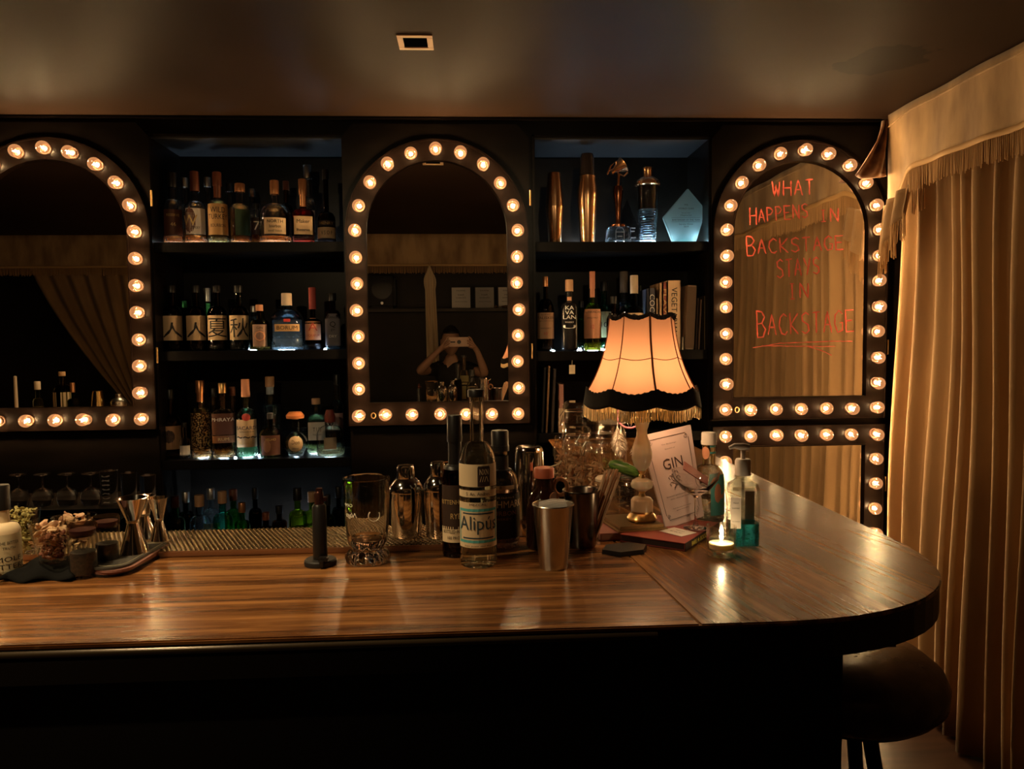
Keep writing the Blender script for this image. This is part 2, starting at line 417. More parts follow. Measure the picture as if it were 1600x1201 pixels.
# the small square fitting in the ceiling, bright frame round a dark opening
p0 = U(619, 53, Z=CEIL); p1 = U(675, 53, Z=CEIL); p2 = U(622, 76, Z=CEIL)
cx, cyy = (p0.x+p1.x)/2, (p0.y+p2.y)/2; hw, hd = (p1.x-p0.x)/2, (p2.y-p0.y)/2
dl = thing('ceiling_fitting', 'small cream square frame around a black opening in the dark ceiling', 'ceiling fitting', (cx, cyy, CEIL))
bm = bmesh.new()
k = 0.68
for (a, b_, c, d) in ((-hw, hw, -hd, -hd*k), (-hw, hw, hd*k, hd), (-hw, -hw*k, -hd*k, hd*k), (hw*k, hw, -hd*k, hd*k)): box(bm, a, b_, c, d, -0.004, 0, 0, 0.0008)
finish('frame', bm, mat('cream_enamel', (0.75, 0.52, 0.33), 0.4), dl)
bxo('opening', -hw*k, hw*k, -hd*k, hd*k, -0.0008, 0.0, mat('fitting_black', (.002, .002, .002), .95, spec=0.0), dl)
for i, (x, y) in enumerate([q[:2] for q in DOWN]):
    o = thing('ceiling_downlight', ['small round ceiling downlight above the mixing glass', 'small round ceiling downlight above the empty far end of the bar', 'small round ceiling downlight over the seats at the straight bar', 'small round ceiling downlight over the seats near the bar corner'][i], 'ceiling light', (x, y, CEIL), group='round downlights over the bar')
    lo('rim', [(0.045, 0), (0.062, 0), (0.062, -0.006), (0.045, -0.008), (0.045, 0)], brass, o)

# ---------------------------------------------------------------- shelves with their light discs
def shelf(label, x0, x1, z, pucks):
    t = thing('shelf', label, 'shelf', ((x0+x1)/2, WY, z), 0, 'black shelves of the back bar')
    ox = (x0+x1)/2
    bxo('board', x0-ox+0.001, x1-ox-0.001, -0.002, ADY-WY-0.001, -0.038, 0, blackmatte, t, 0.002)
    for (x, y, r) in pucks:
        lo('light_disc', [(0, 0.0050), (r*.5, 0.0042), (r*.85, 0.0018), (r, 0.0), (0, 0.0)], puck_m, t, 20, loc=(x-ox, y-WY, 0))
    return t
def PX(px, py, Y): return U(px, py, Y=Y).x
S1, S2, S3 = 1.866, 1.446, 1.018
R1, R2, R3 = 1.862, 1.429, 1.10
LP = []
def pk(px, py, Y, r=0.020): return (PX(px, py, Y), Y, r)
shelf('black upper shelf between the two left mirrors, lined with amber whiskeys', *AL, S1, [pk(250, 376, 3.13, 0.010), pk(431, 376, 3.13, 0.045), pk(457, 376, 3.13, 0.008), pk(308, 376, 3.13, 0.032), pk(341, 376, 3.13, 0.030), pk(272, 376, 3.13, 0.026), pk(475, 376, 3.13, 0.030), pk(400, 376, 3.31), pk(300, 376, 3.31), pk(500, 376, 3.31), pk(377, 376, 3.13, 0.028)])
shelf('black middle shelf of the bay with the calligraphy bottles', *AL, S2, [pk(448, 546, 3.13, 0.032), pk(396, 546, 3.18, 0.012), pk(508, 546, 3.10, 0.005)])
shelf('black lower shelf of the bay with rum and tequila bottles', *AL, S3, [pk(318, 718, 3.13, 0.024), pk(350, 718, 3.13, 0.022), pk(388, 718, 3.13, 0.024), pk(406, 718, 3.13, 0.006), pk(463, 718, 3.13, 0.010), pk(495, 718, 3.20, 0.03), pk(516, 718, 3.12, 0.026), pk(368, 716, 3.08, 0.006)])
shelf('black upper shelf holding shakers and awards', *AR, R1, [pk(966, 376, 3.13, 0.028), pk(1012, 376, 3.13, 0.026), pk(918, 376, 3.27, 0.01), pk(1098, 372, 3.25, 0.014), pk(1040, 372, 3.28, 0.012), pk(1068, 376, 3.135, .03), pk(1046, 376, 3.092, .007), pk(1092, 376, 3.092, .008), pk(900, 372, 3.31), pk(1000, 372, 3.31)])
shelf('black middle shelf holding single malts and books', *AR, R2, [pk(865, 545, 3.08, 0.0055), pk(926, 545, 3.14, 0.022), pk(945, 545, 3.19, 0.016), pk(905, 545, 3.2, 0.012), pk(975, 545, 3.2, 0.015)])
shelf('black lowest shelf behind the table lamp', *AR, R3, [])

# ---------------------------------------------------------------- mirror doors with bulbs
MCZ = H+0.431-0.0
def arch_path(hw, zb, zc, n=24, kz=1.0):
    P = [(-hw, zb), (-hw, zb+(zc-zb)*0.5), (-hw, zc)]
    for i in range(1, n): a = PI*(1-i/n); P.append((hw*math.cos(a), zc+hw*math.sin(a)*kz))
    return P+[(hw, zc), (hw, zb+(zc-zb)*0.5), (hw, zb)]
def ring_prism(bm, A, B, y0, y1, mi=0):
    """solid between two closed outlines of equal count, from y0 to y1"""
    n = len(A)
    va = [[bm.verts.new((x, y, z)) for x, z in A] for y in (y0, y1)]; vb = [[bm.verts.new((x, y, z)) for x, z in B] for y in (y0, y1)]
    for i in range(n):
        j = (i+1) % n
        for q in ((va[0][i], va[0][j], vb[0][j], vb[0][i]), (va[1][i], va[1][j], vb[1][j], vb[1][i]), (va[0][i], va[0][j], va[1][j], va[1][i]), (vb[0][i], vb[0][j], vb[1][j], vb[1][i])):
            bm.faces.new(q).material_index = mi
def inset_arch(hwo, zbo, zc, d, n=24, kz=1.0): return arch_path(hwo-d, zbo+d, zc, n, (kz*hwo-d)/(hwo-d))
bulb_src = {}
bulb_glass = thin_glass('bulb', (1.0, 0.93, 0.84), 1.5)        # weak emission put into the globe for its inner reflections, ring and rim
n, l = bulb_glass.node_tree.nodes, bulb_glass.node_tree.links
lw = n.new('ShaderNodeLayerWeight'); lw.inputs[0].default_value = 0.5; rp = n.new('ShaderNodeValToRGB'); e = rp.color_ramp.elements
for i, (p, c) in enumerate([(0.0, 0.15), (0.24, 0.03), (0.40, 0.04), (0.50, 0.28), (0.60, 0.05), (1.0, 0.26)]):
    q = e[0] if i == 0 else e[1] if i == 5 else e.new(p); q.position = p; q.color = (c, c, c, 1)
em = n.new('ShaderNodeEmission'); em.inputs[0].default_value = (1.0, 0.42, 0.16, 1)
ash = n.new('ShaderNodeAddShader'); l.new(lw.outputs['Facing'], rp.inputs[0]); l.new(rp.outputs[0], em.inputs[1])
l.new(n['Mix Shader'].outputs[0], ash.inputs[0]); l.new(em.outputs[0], ash.inputs[1]); l.new(ash.outputs[0], n['Material Output'].inputs[0])
def add_bulb(parent, x, z, y=0.0):
    """a round bulb: brass cup, clear globe and a glowing filament"""
    if not bulb_src:
        bm = bmesh.new(); lathe(bm, [(0, 0.0), (0.0205, 0.0), (0.0215, -0.003), (0.019, -0.0055), (0.013, -0.004), (0.011, -0.012), (0, -0.012)], 20, lambda r, a, z_: (r*math.cos(a), z_, r*math.sin(a)))
        s = finish('socket', bm, mat('bulb_cup', (0.085, 0.034, 0.015), 0.6), parent, smooth=True)
        bm = bmesh.new(); P = [(0, 0.0)]
        P = [(0.011, -0.008)]+[(0.0245*math.sin(a), -0.0295+0.0245*math.cos(a)) for a in [PI*(0.15+0.85*i/9) for i in range(10)]]; P[-1] = (0, P[-1][1])
        lathe(bm, P, 20, lambda r, a, z_: (r*math.cos(a), z_, r*math.sin(a)))
        g = finish('bulb', bm, bulb_glass, parent, smooth=True)
        bm = bmesh.new()
        pts = [(-0.0052, -0.020, -0.004), (-0.003, -0.030, 0.003), (0.0, -0.031, -0.0035), (0.0025, -0.030, 0.004), (0.0054, -0.020, -0.002)]
        tube(bm, pts, 0.0011, 4)
        fl = finish('filament', bm, filament_m, g)
        bulb_src['s'], bulb_src['b'], bulb_src['f'] = s, g, fl
        for o in (s, g): o.location = (x, y, z)
        fl.rotation_euler = (0, random.uniform(0, PI), 0)
        return
    s = bulb_src['s'].copy(); g = bulb_src['b'].copy(); fl = bulb_src['f'].copy()
    for o in (s, g, fl): COL.objects.link(o)
    s.parent = parent; g.parent = parent; fl.parent = g
    for o in (s, g): o.location = (x, y, z)
    fl.rotation_euler = (0, random.uniform(0, PI), 0)
    g.rotation_euler = (random.uniform(-.12, .12), random.uniform(0, PI), random.uniform(-.12, .12))
def ring_pull(parent, x, z, y):
    bm = bmesh.new(); tube(bm, [(x+0.0085*math.cos(a), y-0.004, z-0.010+0.0105*math.sin(a)) for a in [2*PI*i/20 for i in range(20)]], 0.0017, 6, True)
    finish('ring_pull', bm, brass, parent, smooth=True)
RB, SB = 0.3118, 0.10203
def mirror_door(label, cx, kx=1.0, ph=0.0, pull=True, hinges=True):
    t = thing('vanity_mirror', label, 'mirror', (cx, WY, MCZ), 0, 'arched mirrors ringed with bulbs')
    zb = -7*SB
    FO, FI = 0.357*kx, 0.274*kx
    kz = 0.357/FO; kzi = 0.274/FI
    zc = 0.0
    AO = arch_path(FO, zb-0.042, zc, kz=kz); AI = arch_path(FI, zb+0.048, zc, kz=kzi)
    top = 0.415; RW = FO+0.006
    def torect(P, hw, z0, z1):
        out = []
        for i, (x, z) in enumerate(P):
            if z <= zc: out.append((math.copysign(hw, x), z0 if (i == 0 or i == len(P)-1) else z))
            else:
                k = min(hw/max(abs(x), 1e-6), (z1-zc)/max(z-zc, 1e-6)); out.append((x*k, zc+(z-zc)*k))
        return out
    bm = bmesh.new(); ring_prism(bm, AI, AO, -0.020, 0.0); finish('arch_frame', bm, framewood, t)
    bm = bmesh.new(); ring_prism(bm, AO, torect(AO, RW, zb-0.047, top), -0.012, 0.0); finish('panel', bm, blackwood, t)
    bm = bmesh.new()
    for Q, d in ((AI, 0.005), (AO, -0.005)):
        Q2 = [(x*(1+d/abs(x)) if abs(x) > 0.02 else x, z+(0 if z < zc-0.001 else d*(z-zc)/0.3)) for x, z in Q]
        if d > 0: Q2[0] = (Q2[0][0], Q2[0][1]-d); Q2[-1] = (Q2[-1][0], Q2[-1][1]-d)
        ring_prism(bm, Q, Q2, -0.0235, -0.018)
    finish('bead_moulding', bm, framewood, t)
    # the silvered pane, very slightly turned in its frame
    bm = bmesh.new(); vs = [bm.verts.new((x*1.005, -0.008+x*ph, z)) for x, z in AI]; bm.faces.new(vs)
    r_ = bmesh.ops.extrude_face_region(bm, geom=bm.faces[:]); bmesh.ops.translate(bm, verts=[v for v in r_['geom'] if isinstance(v, bmesh.types.BMVert)], vec=(0, 0.003, 0))
    finish('mirror_pane', bm, mirror_m, t)
    for i in range(11):
        a = PI*(1-i/10); add_bulb(t, RB*kx*math.cos(a), RB*math.sin(a), -0.020)
    for i in range(1, 8):
        for s in (-1, 1): add_bulb(t, s*RB*kx, -i*SB, -0.020)
    for i in range(1, 6): add_bulb(t, (-RB+2*RB*i/6)*kx, zb, -0.020)
    if pull: ring_pull(t, -RB*kx+0.052, zb+0.008, -0.022)
    if hinges:
        for z in (0.10, -0.50):
            lo('hinge', [(0, 0), (0.004, 0), (0.004, 0.06), (0, 0.06)], brass, t, 10, loc=(RW+0.004, -0.016, z))
    return t
mL = mirror_door('arched bulb mirror at the frame edge, reflecting a swept-aside curtain', -1.59, 1.035, 0.0)
mM = mirror_door('arched bulb mirror reflecting the person who takes the photograph', -0.1248, 1.0, 0.015)
mR = mirror_door('arched bulb mirror with red handwriting across the glass', 1.329, 1.0, 0.0)
# the door below the written mirror
t = thing('vanity_mirror', 'square-topped bulb mirror under the written mirror, reflecting curtains down to the bar', 'mirror', (1.329, WY, MCZ-8*SB-0.005))
FO, FI = 0.357, 0.274
def rect_path(hw, z0, z1): return [(-hw, z0), (-hw, z1), (hw, z1), (hw, z0)]
bm = bmesh.new(); ring_prism(bm, rect_path(FI, -1.20, -0.047), rect_path(FO, -1.27, 0.037), -0.020, 0.0); finish('door_frame', bm, framewood, t)
bm = bmesh.new()
ring_prism(bm, rect_path(FI, -1.20, -0.047), rect_path(FI+0.005, -1.205, -0.042), -0.0235, -0.018)
ring_prism(bm, rect_path(FO-0.005, -1.265, 0.032), rect_path(FO, -1.27, 0.037), -0.0235, -0.018); finish('bead_moulding', bm, framewood, t)
bm = bmesh.new(); box(bm, -FI-0.002, FI+0.002, -0.008, -0.003, -1.202, -0.045); finish('mirror_pane', bm, mirror_m, t)
for i in range(7): add_bulb(t, -RB+2*RB*i/6, 0.0, -0.020)
for i in range(1, 10):
    for s in (-1, 1): add_bulb(t, s*RB, -i*SB, -0.020)
lo('hinge', [(0, 0), (0.004, 0), (0.004, 0.06), (0, 0.06)], brass, t, 10, loc=(FO+0.010, -0.016, -0.24))

# red handwriting on the glass, a stroke at a time
ST = {'W': [[(0, 1), (.25, 0), (.5, .75), (.75, 0), (1, 1)]], 'H': [[(0.05, 1), (0, 0)], [(1, 1), (.95, 0)], [(0, .5), (1, .55)]], 'A': [[(0, 0), (.5, 1), (1, 0)], [(.2, .38), (.82, .38)]],
      'T': [[(0, .95), (1, 1)], [(.5, 1), (.48, 0)]], 'P': [[(0.05, 0), (0, 1), (.6, 1), (.95, .8), (.6, .52), (0, .48)]], 'E': [[(1, 1), (0, .98), (0.03, 0), (1, .03)], [(0, .5), (.8, .53)]],
      'N': [[(0, 0), (0.03, 1), (.95, 0), (1, 1)]], 'S': [[(1, .88), (.6, 1), (.1, .85), (.15, .6), (.85, .42), (.95, .15), (.5, 0), (0, .12)]], 'I': [[(.1, 1), (.9, 1)], [(.5, 1), (.5, 0)], [(0, 0), (1, 0.02)]],
      'B': [[(0.05, 0), (0, 1), (.6, .98), (.9, .78), (.6, .54), (0, .5)], [(.6, .54), (1, .3), (.7, .02), (0, 0)]], 'C': [[(1, .85), (.6, 1), (.15, .8), (0, .4), (.3, .05), (.7, 0), (1, .15)]],
      'K': [[(0, 1), (0.05, 0)], [(1, 1), (.08, .45), (1, 0)]], 'G': [[(1, .85), (.55, 1), (.1, .8), (0, .4), (.35, 0), (.95, .1), (1, .45), (.6, .45)]], 'Y': [[(0, 1), (.5, .5)], [(1, 1), (.45, 0)]]}
bm = bmesh.new(); MPY = WY-0.0085
def stroke(pts, wd=0.0034):
    P = [U(px, py, Y=MPY) for px, py in pts]
    Q = []
    for a, b_ in zip(P, P[1:]):
        m_ = max(1, int((b_-a).length/0.008)); Q += [a.lerp(b_, i/m_)+Vector((random.uniform(-1, 1), 0, random.uniform(-1, 1)))*0.0006 for i in range(m_)]
    Q.append(P[-1]); prev = None
    for i, p in enumerate(Q):
        d = (Q[min(i+1, len(Q)-1)]-Q[max(i-1, 0)]); nn = Vector((-d.z, 0, d.x)); nn = nn.normalized() if nn.length > 1e-6 else Vector((1, 0, 0))
        ww = wd*(0.6+0.5*random.random())*(0.6 if i in (0, len(Q)-1) else 1)
        cur = (bm.verts.new(p+nn*ww), bm.verts.new(p-nn*ww))
        if prev: bm.faces.new((prev[0], cur[0], cur[1], prev[1]))
        prev = cur
WORDS = []
def endword(nm='handwritten_word'):
    global bm
    w_ = finish(nm, bm, mat('red_lipstick', (0.62, 0.10, 0.07), 0.5), mR, recalc=False); w_.matrix_parent_inverse = Matrix.Translation((-1.329, -WY, -MCZ)); bm = bmesh.new()
def write(s, x0, x1, yt0, yb0, yt1, yb1, first=None):
    n_ = len(s); cw = (x1-x0)/(n_-0.25)
    for i, ch in enumerate(s):
        k = i/max(n_-1, 1); T = yt0+(yt1-yt0)*k; Bm = yb0+(yb1-yb0)*k; xw = cw*0.72; xa = x0+cw*i
        if i == 0 and first: T -= first; xw *= 1.08; Bm += first*0.5
        if ch == 'I': xw *= 0.55; xa += cw*0.15
        for stl in ST[ch]: stroke([(xa+u*xw+(1-v)*1.0, Bm+(T-Bm)*v) for u, v in stl])
    endword()
write('WHAT', 1206, 1271, 283, 307, 280, 304)
write('HAPPENS', 1171, 1262, 328, 349, 318, 340, 4)
write('IN', 1280, 1310, 328, 346, 325, 346)
write('BACKSTAGE', 1166, 1318, 374, 397, 368, 390, 5)
write('STAYS', 1213, 1280, 405, 434, 402, 428)
write('IN', 1231, 1263, 443, 467, 442, 465)
write('BACKSTAGE', 1182, 1334, 492, 524, 484, 518, 6)
stroke([(1176, 543), (1220, 536), (1300, 533), (1332, 533)], 0.002); stroke([(1190, 540), (1250, 541), (1306, 541)], 0.002); stroke([(1262, 541), (1285, 548), (1300, 555)], 0.002)
endword('underline')

# ---------------------------------------------------------------- bar counter
def wood(name, ang, scl, kb=1.0):
    m = mat(name, rough=0.3, coat=0.12); n, l, b = nodes(m)
    b.inputs['Coat Roughness'].default_value = 0.22
    tc = n.new('ShaderNodeTexCoord'); mp0 = n.new('ShaderNodeMapping'); mp0.inputs['Rotation'].default_value = (0, 0, ang); mp = n.new('ShaderNodeMapping'); mp.inputs['Scale'].default_value = scl; l.new(tc.outputs['Object'], mp0.inputs[0])
    t1 = n.new('ShaderNodeTexNoise'); t1.inputs['Scale'].default_value = 1; t1.inputs['Detail'].default_value = 12; t1.inputs['Roughness'].default_value = 0.62; t1.inputs['Distortion'].default_value = 0.2
    r = n.new('ShaderNodeValToRGB'); e = r.color_ramp.elements; e[0].position = 0.38; e[0].color = (0.095*kb, 0.034*kb, 0.010*kb, 1); e[1].position = 0.64; e[1].color = (0.40*kb, 0.178*kb, 0.056*kb, 1)
    x = e.new(0.5); x.color = (0.20*kb, 0.080*kb, 0.024*kb, 1)
    l.new(mp0.outputs[0], mp.inputs[0]); l.new(mp.outputs[0], t1.inputs[0]); l.new(t1.outputs[0], r.inputs[0])
    # pale scratches and worn spots
    mp2 = n.new('ShaderNodeMapping'); mp2.inputs['Rotation'].default_value = (0, 0, 0.05); mp2.inputs['Scale'].default_value = (scl[0]*4, scl[1]*8, 1)
    t2 = n.new('ShaderNodeTexNoise'); t2.inputs['Scale'].default_value = 1.3; t2.inputs['Detail'].default_value = 3; t2.inputs['Roughness'].default_value = 0.7
    mr = n.new('ShaderNodeMapRange'); mr.inputs[1].default_value = 0.58; mr.inputs[2].default_value = 0.84; mr.inputs[4].default_value = 0.8
    l.new(mp0.outputs[0], mp2.inputs[0]); l.new(mp2.outputs[0], t2.inputs[0]); l.new(t2.outputs[0], mr.inputs[0])
    mx = n.new('ShaderNodeMix'); mx.data_type = 'RGBA'; mx.inputs['B'].default_value = (0.48*kb, 0.27*kb, 0.12*kb, 1)
    l.new(mr.outputs[0], mx.inputs['Factor']); l.new(r.outputs[0], mx.inputs['A']); l.new(mx.outputs['Result'], b.inputs['Base Color'])
    b.inputs['Roughness'].default_value = 0.25
    bp = n.new('ShaderNodeBump'); bp.inputs['Strength'].default_value = 0.22; bp.inputs['Distance'].default_value = 0.001
    l.new(t1.outputs[0], bp.inputs['Height']); l.new(bp.outputs[0], b.inputs['Normal']); l.new(bp.outputs[0], b.inputs['Coat Normal'])
    return m
wood_a = wood('stained_oak_front', 0.0, (2.4, 40, 5)); wood_b = wood('stained_oak_wing', PI/2-0.15, (2.4, 46, 5), 0.78)
counter = thing('bar_counter', 'L-shaped bar counter with varnished brown wood top and black front', 'bar counter', (0, 0, 0))
def slab(name, outline, z0, z1, m, parent, bev=0.004):
    bm = bmesh.new(); f = bm.faces.new([bm.verts.new((x, y, z1)) for x, y in outline])
    r_ = bmesh.ops.extrude_face_region(bm, geom=[f]); vs = [v for v in r_['geom'] if isinstance(v, bmesh.types.BMVert)]
    bmesh.ops.translate(bm, verts=vs, vec=(0, 0, z0-z1))
    bmesh.ops.recalc_face_normals(bm, faces=bm.faces[:])
    if bev:
        es = [e for e in bm.edges if abs(e.verts[0].co.z-z1) < 1e-6 and abs(e.verts[1].co.z-z1) < 1e-6]
        bmesh.ops.bevel(bm, geom=es, offset=bev, segments=2, affect='EDGES')
    return finish(name, bm, m, parent)
SX = 0.296
corner = [(SX+0.02, 1.012)]
for i in range(0, 17):
    a = -PI/2+PI/2*i/16; e = 0.86
    c, s = math.cos(a), math.sin(a)
    corner.append((0.40+0.415*math.copysign(abs(c)**e, c), 1.42+0.408*math.copysign(abs(s)**e, s)))
CB = 1.60
slab('front_board', [(-4.2, 1.012), (SX+0.0140, 1.012), (SX-0.0150, 1.36), (SX-0.035, CB), (-4.2, CB)][::1], CT-0.006, CT, wood_a, counter, 0.002)
slab('wing_board', [(SX+0.0144, 1.012)]+corner[1:]+[(0.815, WY-0.03), (0.305, WY-0.03), (0.30, CB+0.0015), (SX-0.0346, CB+0.0015), (SX-0.0146, 1.36)], CT-0.006, CT, wood_b, counter, 0.002)
blackpanel = mat('black_bar_front', (0.006, 0.005, 0.005), 0.45)
# black bullnose apron under the edge, then the recessed front
apron = [(x, y) for x, y in [(-4.2, 1.013), (SX, 1.013)]]+[(0.40+0.413*math.copysign(abs(math.cos(a))**0.86, math.cos(a)), 1.42+0.406*math.copysign(abs(math.sin(a))**0.86, math.sin(a))) for a in [-PI/2+PI/2*i/16 for i in range(17)]]
slab('apron', apron+[(0.808, 2.95), (0.315, 2.95), (0.315, 1.5), (-4.2, 1.5)], CT-0.055, CT-0.0065, mat('black_lacquer', (0.012, 0.009, 0.007), 0.25), counter, 0)
bxo('front_panel', -4.2, 0.535, 1.06, 1.10, 0.0, CT-0.062, blackpanel, counter)
bxo('side_panel', 0.49, 0.53, 1.10, 2.9, 0.0, CT-0.062, blackpanel, counter)
bxo('bracket', 0.53, 0.742, 1.28, 1.34, CT-0.155, CT-0.062, blackpanel, counter)
lo('nose_bead', [(0, 0), (0.0055, 0), (0.0055, 4.45), (0, 4.45)], mat('bead_lacquer', (.05, .035, .02), .22, .3), counter, 12).rotation_euler = (0, -PI/2, 0)
nb = [o for o in counter.children if o.name.startswith('nose_bead')][0]; nb.location = (0.25, 1.0135, CT-0.0135)

# ---------------------------------------------------------------- bar mat with raised grip
mx0, mx1, my0, my1 = -0.82, 0.02, 1.415, 1.575
bmt = thing('bar_mat', 'long metal drip tray with diagonal studs along the bar', 'drip tray', ((mx0+mx1)/2, (my0+my1)/2, CT))
hx, hy = (mx1-mx0)/2, (my1-my0)/2
bxo('tray', -hx, hx, -hy, hy, 0.0005, 0.0115, mat('copper_toned_steel', (0.42, 0.26, 0.16), 0.3, 0.9), bmt, 0.002)
bm = bmesh.new(); st = 0.0088
nx, ny = int(2*hx/st)-1, int(2*hy/st)
for i in range(nx):
    for j in range(ny):
        x = -hx+st*(i+0.9)+(0.5*st if j % 2 else 0); y = -hy+st*(j+0.7)
        if x > hx-0.005: continue
        s = 0.0029; q = [bm.verts.new((x+a*s*(1-.0), y+b_*s, 0.0113)) for a, b_ in ((-1.3, 0), (0, -1), (1.3, 0), (0, 1))]
        q2 = [bm.verts.new((x+a*s*0.55, y+b_*s*0.55, 0.0138)) for a, b_ in ((-1.3, 0), (0, -1), (1.3, 0), (0, 1))]
        bm.faces.new(q2)
        for k in range(4): bm.faces.new((q[k], q[(k+1) % 4], q2[(k+1) % 4], q2[k]))
o = finish('stud_pattern', bm, mat('bright_studs', (0.80, 0.66, 0.44), 0.25, 1.0), bmt); o['kind'] = 'stuff'
MATZ = CT+0.0145

# ---------------------------------------------------------------- bottles on the shelves
amber = glass('amber_spirit', (1.0, 0.50, 0.12), 0, 1.36); red_sp = glass('red_spirit', (1.0, 0.33, 0.06), 0, 1.36); goldsp = glass('gold_spirit', (1.0, 0.66, 0.16), 0, 1.36)
clear_sp = glass('clear_spirit', (0.93, 0.97, 1.0), 0, 1.33); yel_sp = glass('pale_yellow_spirit', (0.93, 0.93, 0.55), 0, 1.34); dark_sp = glass('dark_spirit', (0.25, 0.07, 0.03), 0, 1.36)
g_green = glass('green', (0.16, 0.55, 0.16)); g_dkgreen = glass('dark_green', (0.03, 0.10, 0.04)); g_olive = glass('olive', (0.20, 0.17, 0.03)); g_brown = glass('brown', (0.16, 0.06, 0.02)); g_black = glass('near_black', (0.015, 0.012, 0.01), 0.02)
g_blue = glass('ice_blue', (0.80, 0.93, 1.0)); g_teal = glass('teal', (0.20, 0.75, 0.60)); g_palegreen = glass('pale_green', (0.80, 0.97, 0.86)); g_yellow = glass('green_yellow', (0.55, 0.75, 0.12))
labcream = mat('label_cream', (0.70, 0.50, 0.30), 0.6); labtan = mat('label_tan', (0.62, 0.36, 0.14), 0.6); labdark = mat('label_dark', (0.035, 0.02, 0.02), 0.6); labwhite = mat('label_white', (0.72, 0.66, 0.60), 0.6)
labpink = mat('label_salmon', (0.72, 0.34, 0.20), 0.6); labred = mat('label_red', (0.55, 0.08, 0.06), 0.6); laborange = mat('label_orange', (0.75, 0.35, 0.10), 0.6); labgreen = mat('label_dark_green', (0.02, 0.05, 0.02), 0.6); labbrown = mat('label_brown', (0.10, 0.035, 0.02), 0.6)
labblue = mat('label_slate', (0.16, 0.15, 0.18), 0.6); capred = mat('cap_red', (0.55, 0.06, 0.05), 0.4); capbrown = mat('cap_brown', (0.16, 0.05, 0.025), 0.4); captan = mat('cap_tan', (0.62, 0.36, 0.20), 0.5); capcopper = mat('foil_copper', (0.72, 0.34, 0.16), 0.3, 0.8)
capsilver = mat('cap_silver', (0.7, 0.7, 0.68), 0.3, 0.9); caporange = mat('cap_orange', (0.80, 0.28, 0.10), 0.5); capcream = mat('cap_cream', (0.78, 0.62, 0.45), 0.5); capwhite = mat('cap_white', (0.80, 0.77, 0.72), 0.5); teallab = mat('label_teal', (0.10, 0.42, 0.42), 0.5)
capgreen = mat('foil_green', (0.04, 0.28, 0.10), 0.3, 0.6)
def SB_(px, base, top, w_, Y, name, label, group, **k):
    z = {1: S1, 2: S2, 3: S3, 11: R1, 12: R2, 4: ABZ}[base]
    b0 = U(px, 378 if base in (1, 11) else 547 if base in (2, 12) else 720 if base == 3 else 830, Y=Y); b0.z = z+0.0015
    d = (b0-EYE).dot(_f); r = w_*.94/2*d/FPX; t = U(px, top, Y=Y)
    return bottle(name, label, b0, r, t.z-b0.z, group, **k)
G1, G2, G3, G4, G5 = 'whiskeys on the upper shelf', 'bottles on the calligraphy shelf', 'rum and tequila on the lower shelf', 'dim bottles on the lowest ledge', 'single malts beside the books'
F, B_ = 3.13, 3.235
SB_(272, 1, 270, 31, F, 'whiskey_bottle', 'clear whiskey bottle with dark maroon label, first at the mirror end of the upper shelf', G1, body=.6, liq=(red_sp, .13), capm=blackplastic, cap=.15, nr=.42, lab=[(.14, .56, 2.2, labbrown, [('RESERVE', .10, .78, goldink, .6), ('46', .14, .42, goldink)])])
SB_(291, 1, 278, 26, B_, 'whiskey_bottle', 'clear bottle with pale screw cap tucked behind the two bottles nearest the mirror', G1, body=.55, liq=(amber, .3), capm=capsilver)
SB_(307, 1, 268, 35, F, 'whiskey_bottle', 'round-shouldered clear whiskey bottle with brown oval seal on a white label', G1, body=.58, sh=.16, liq=(red_sp, .14), capm=capbrown, cap=.2, nr=.34, lab=[(.16, .60, 2.0, labwhite, [('WHISKY', .10, .25, ink, .4)]), (.17, .62, 1.15, labbrown, [('W', .4, .5, goldink)], {'oval': 1, 'turn': -.55})])
SB_(327, 1, 277, 24, B_, 'whiskey_bottle', 'slim clear bottle behind the round seal and the tan label', G1, body=.55, liq=(amber, .35), capm=capsilver)
SB_(342, 1, 269, 32, F, 'bourbon_bottle', 'bourbon bottle with tan label in black letters and brown neck sleeve', G1, body=.60, sh=.12, liq=(goldsp, .5), capm=capbrown, cap=.14, nr=.36, wrap=(.75, .98), wrapm=capbrown, lab=[(.14, .64, 2.5, labtan, [('WILD', .18, .80, ink, .6), ('TURKEY', .16, .58, ink, .8), ('BOURBON', .10, .30, ink, .6)])])
SB_(360, 1, 286, 26, B_, 'whiskey_bottle', 'half-hidden clear bottle with dark cap behind the green label', G1, body=.55, liq=(amber, .4))
SB_(377, 1, 287, 33, F, 'whiskey_bottle', 'straight whiskey bottle with dark olive label over a red spirit', G1, body=.62, sh=.12, liq=(red_sp, .62), capm=capcopper, cap=.1, nr=.4, lab=[(.15, .62, 1.6, labgreen, [], {'turn': .3})])
SB_(396, 1, 295, 24, 3.285, 'whiskey_bottle', 'clear bottle with grey screw cap behind the gap beside the dome-shouldered bottle', G1, body=.5, liq=(amber, .3), capm=steel)
SB_(402, 1, 318, 23, 3.215, 'whiskey_bottle', 'short whiskey bottle with black label leaning near the dome-shouldered one', G1, body=.62, liq=(red_sp, .35), lab=[(.3, .75, 2, labdark, [('7', .5, .5, whiteink)])])
SB_(431, 1, 282, 52, F, 'bourbon_bottle', 'widest bourbon bottle of the upper shelf, domed shoulders and cream label', G1, body=.52, sh=.24, liq=(red_sp, .13), capm=capcopper, cap=.16, nr=.22, lab=[(.16, .46, 1.4, labcream, [('NORTH', .2, .78, ink, .7), ('bourbon', .2, .48, ink, .5), ('small batch', .13, .2, ink, .6)])])
SB_(449, 1, 283, 22, B_, 'whiskey_bottle', 'dark red capped bottle behind the widest bourbon', G1, body=.6, liq=(dark_sp, .5), capm=capbrown, g=g_brown)
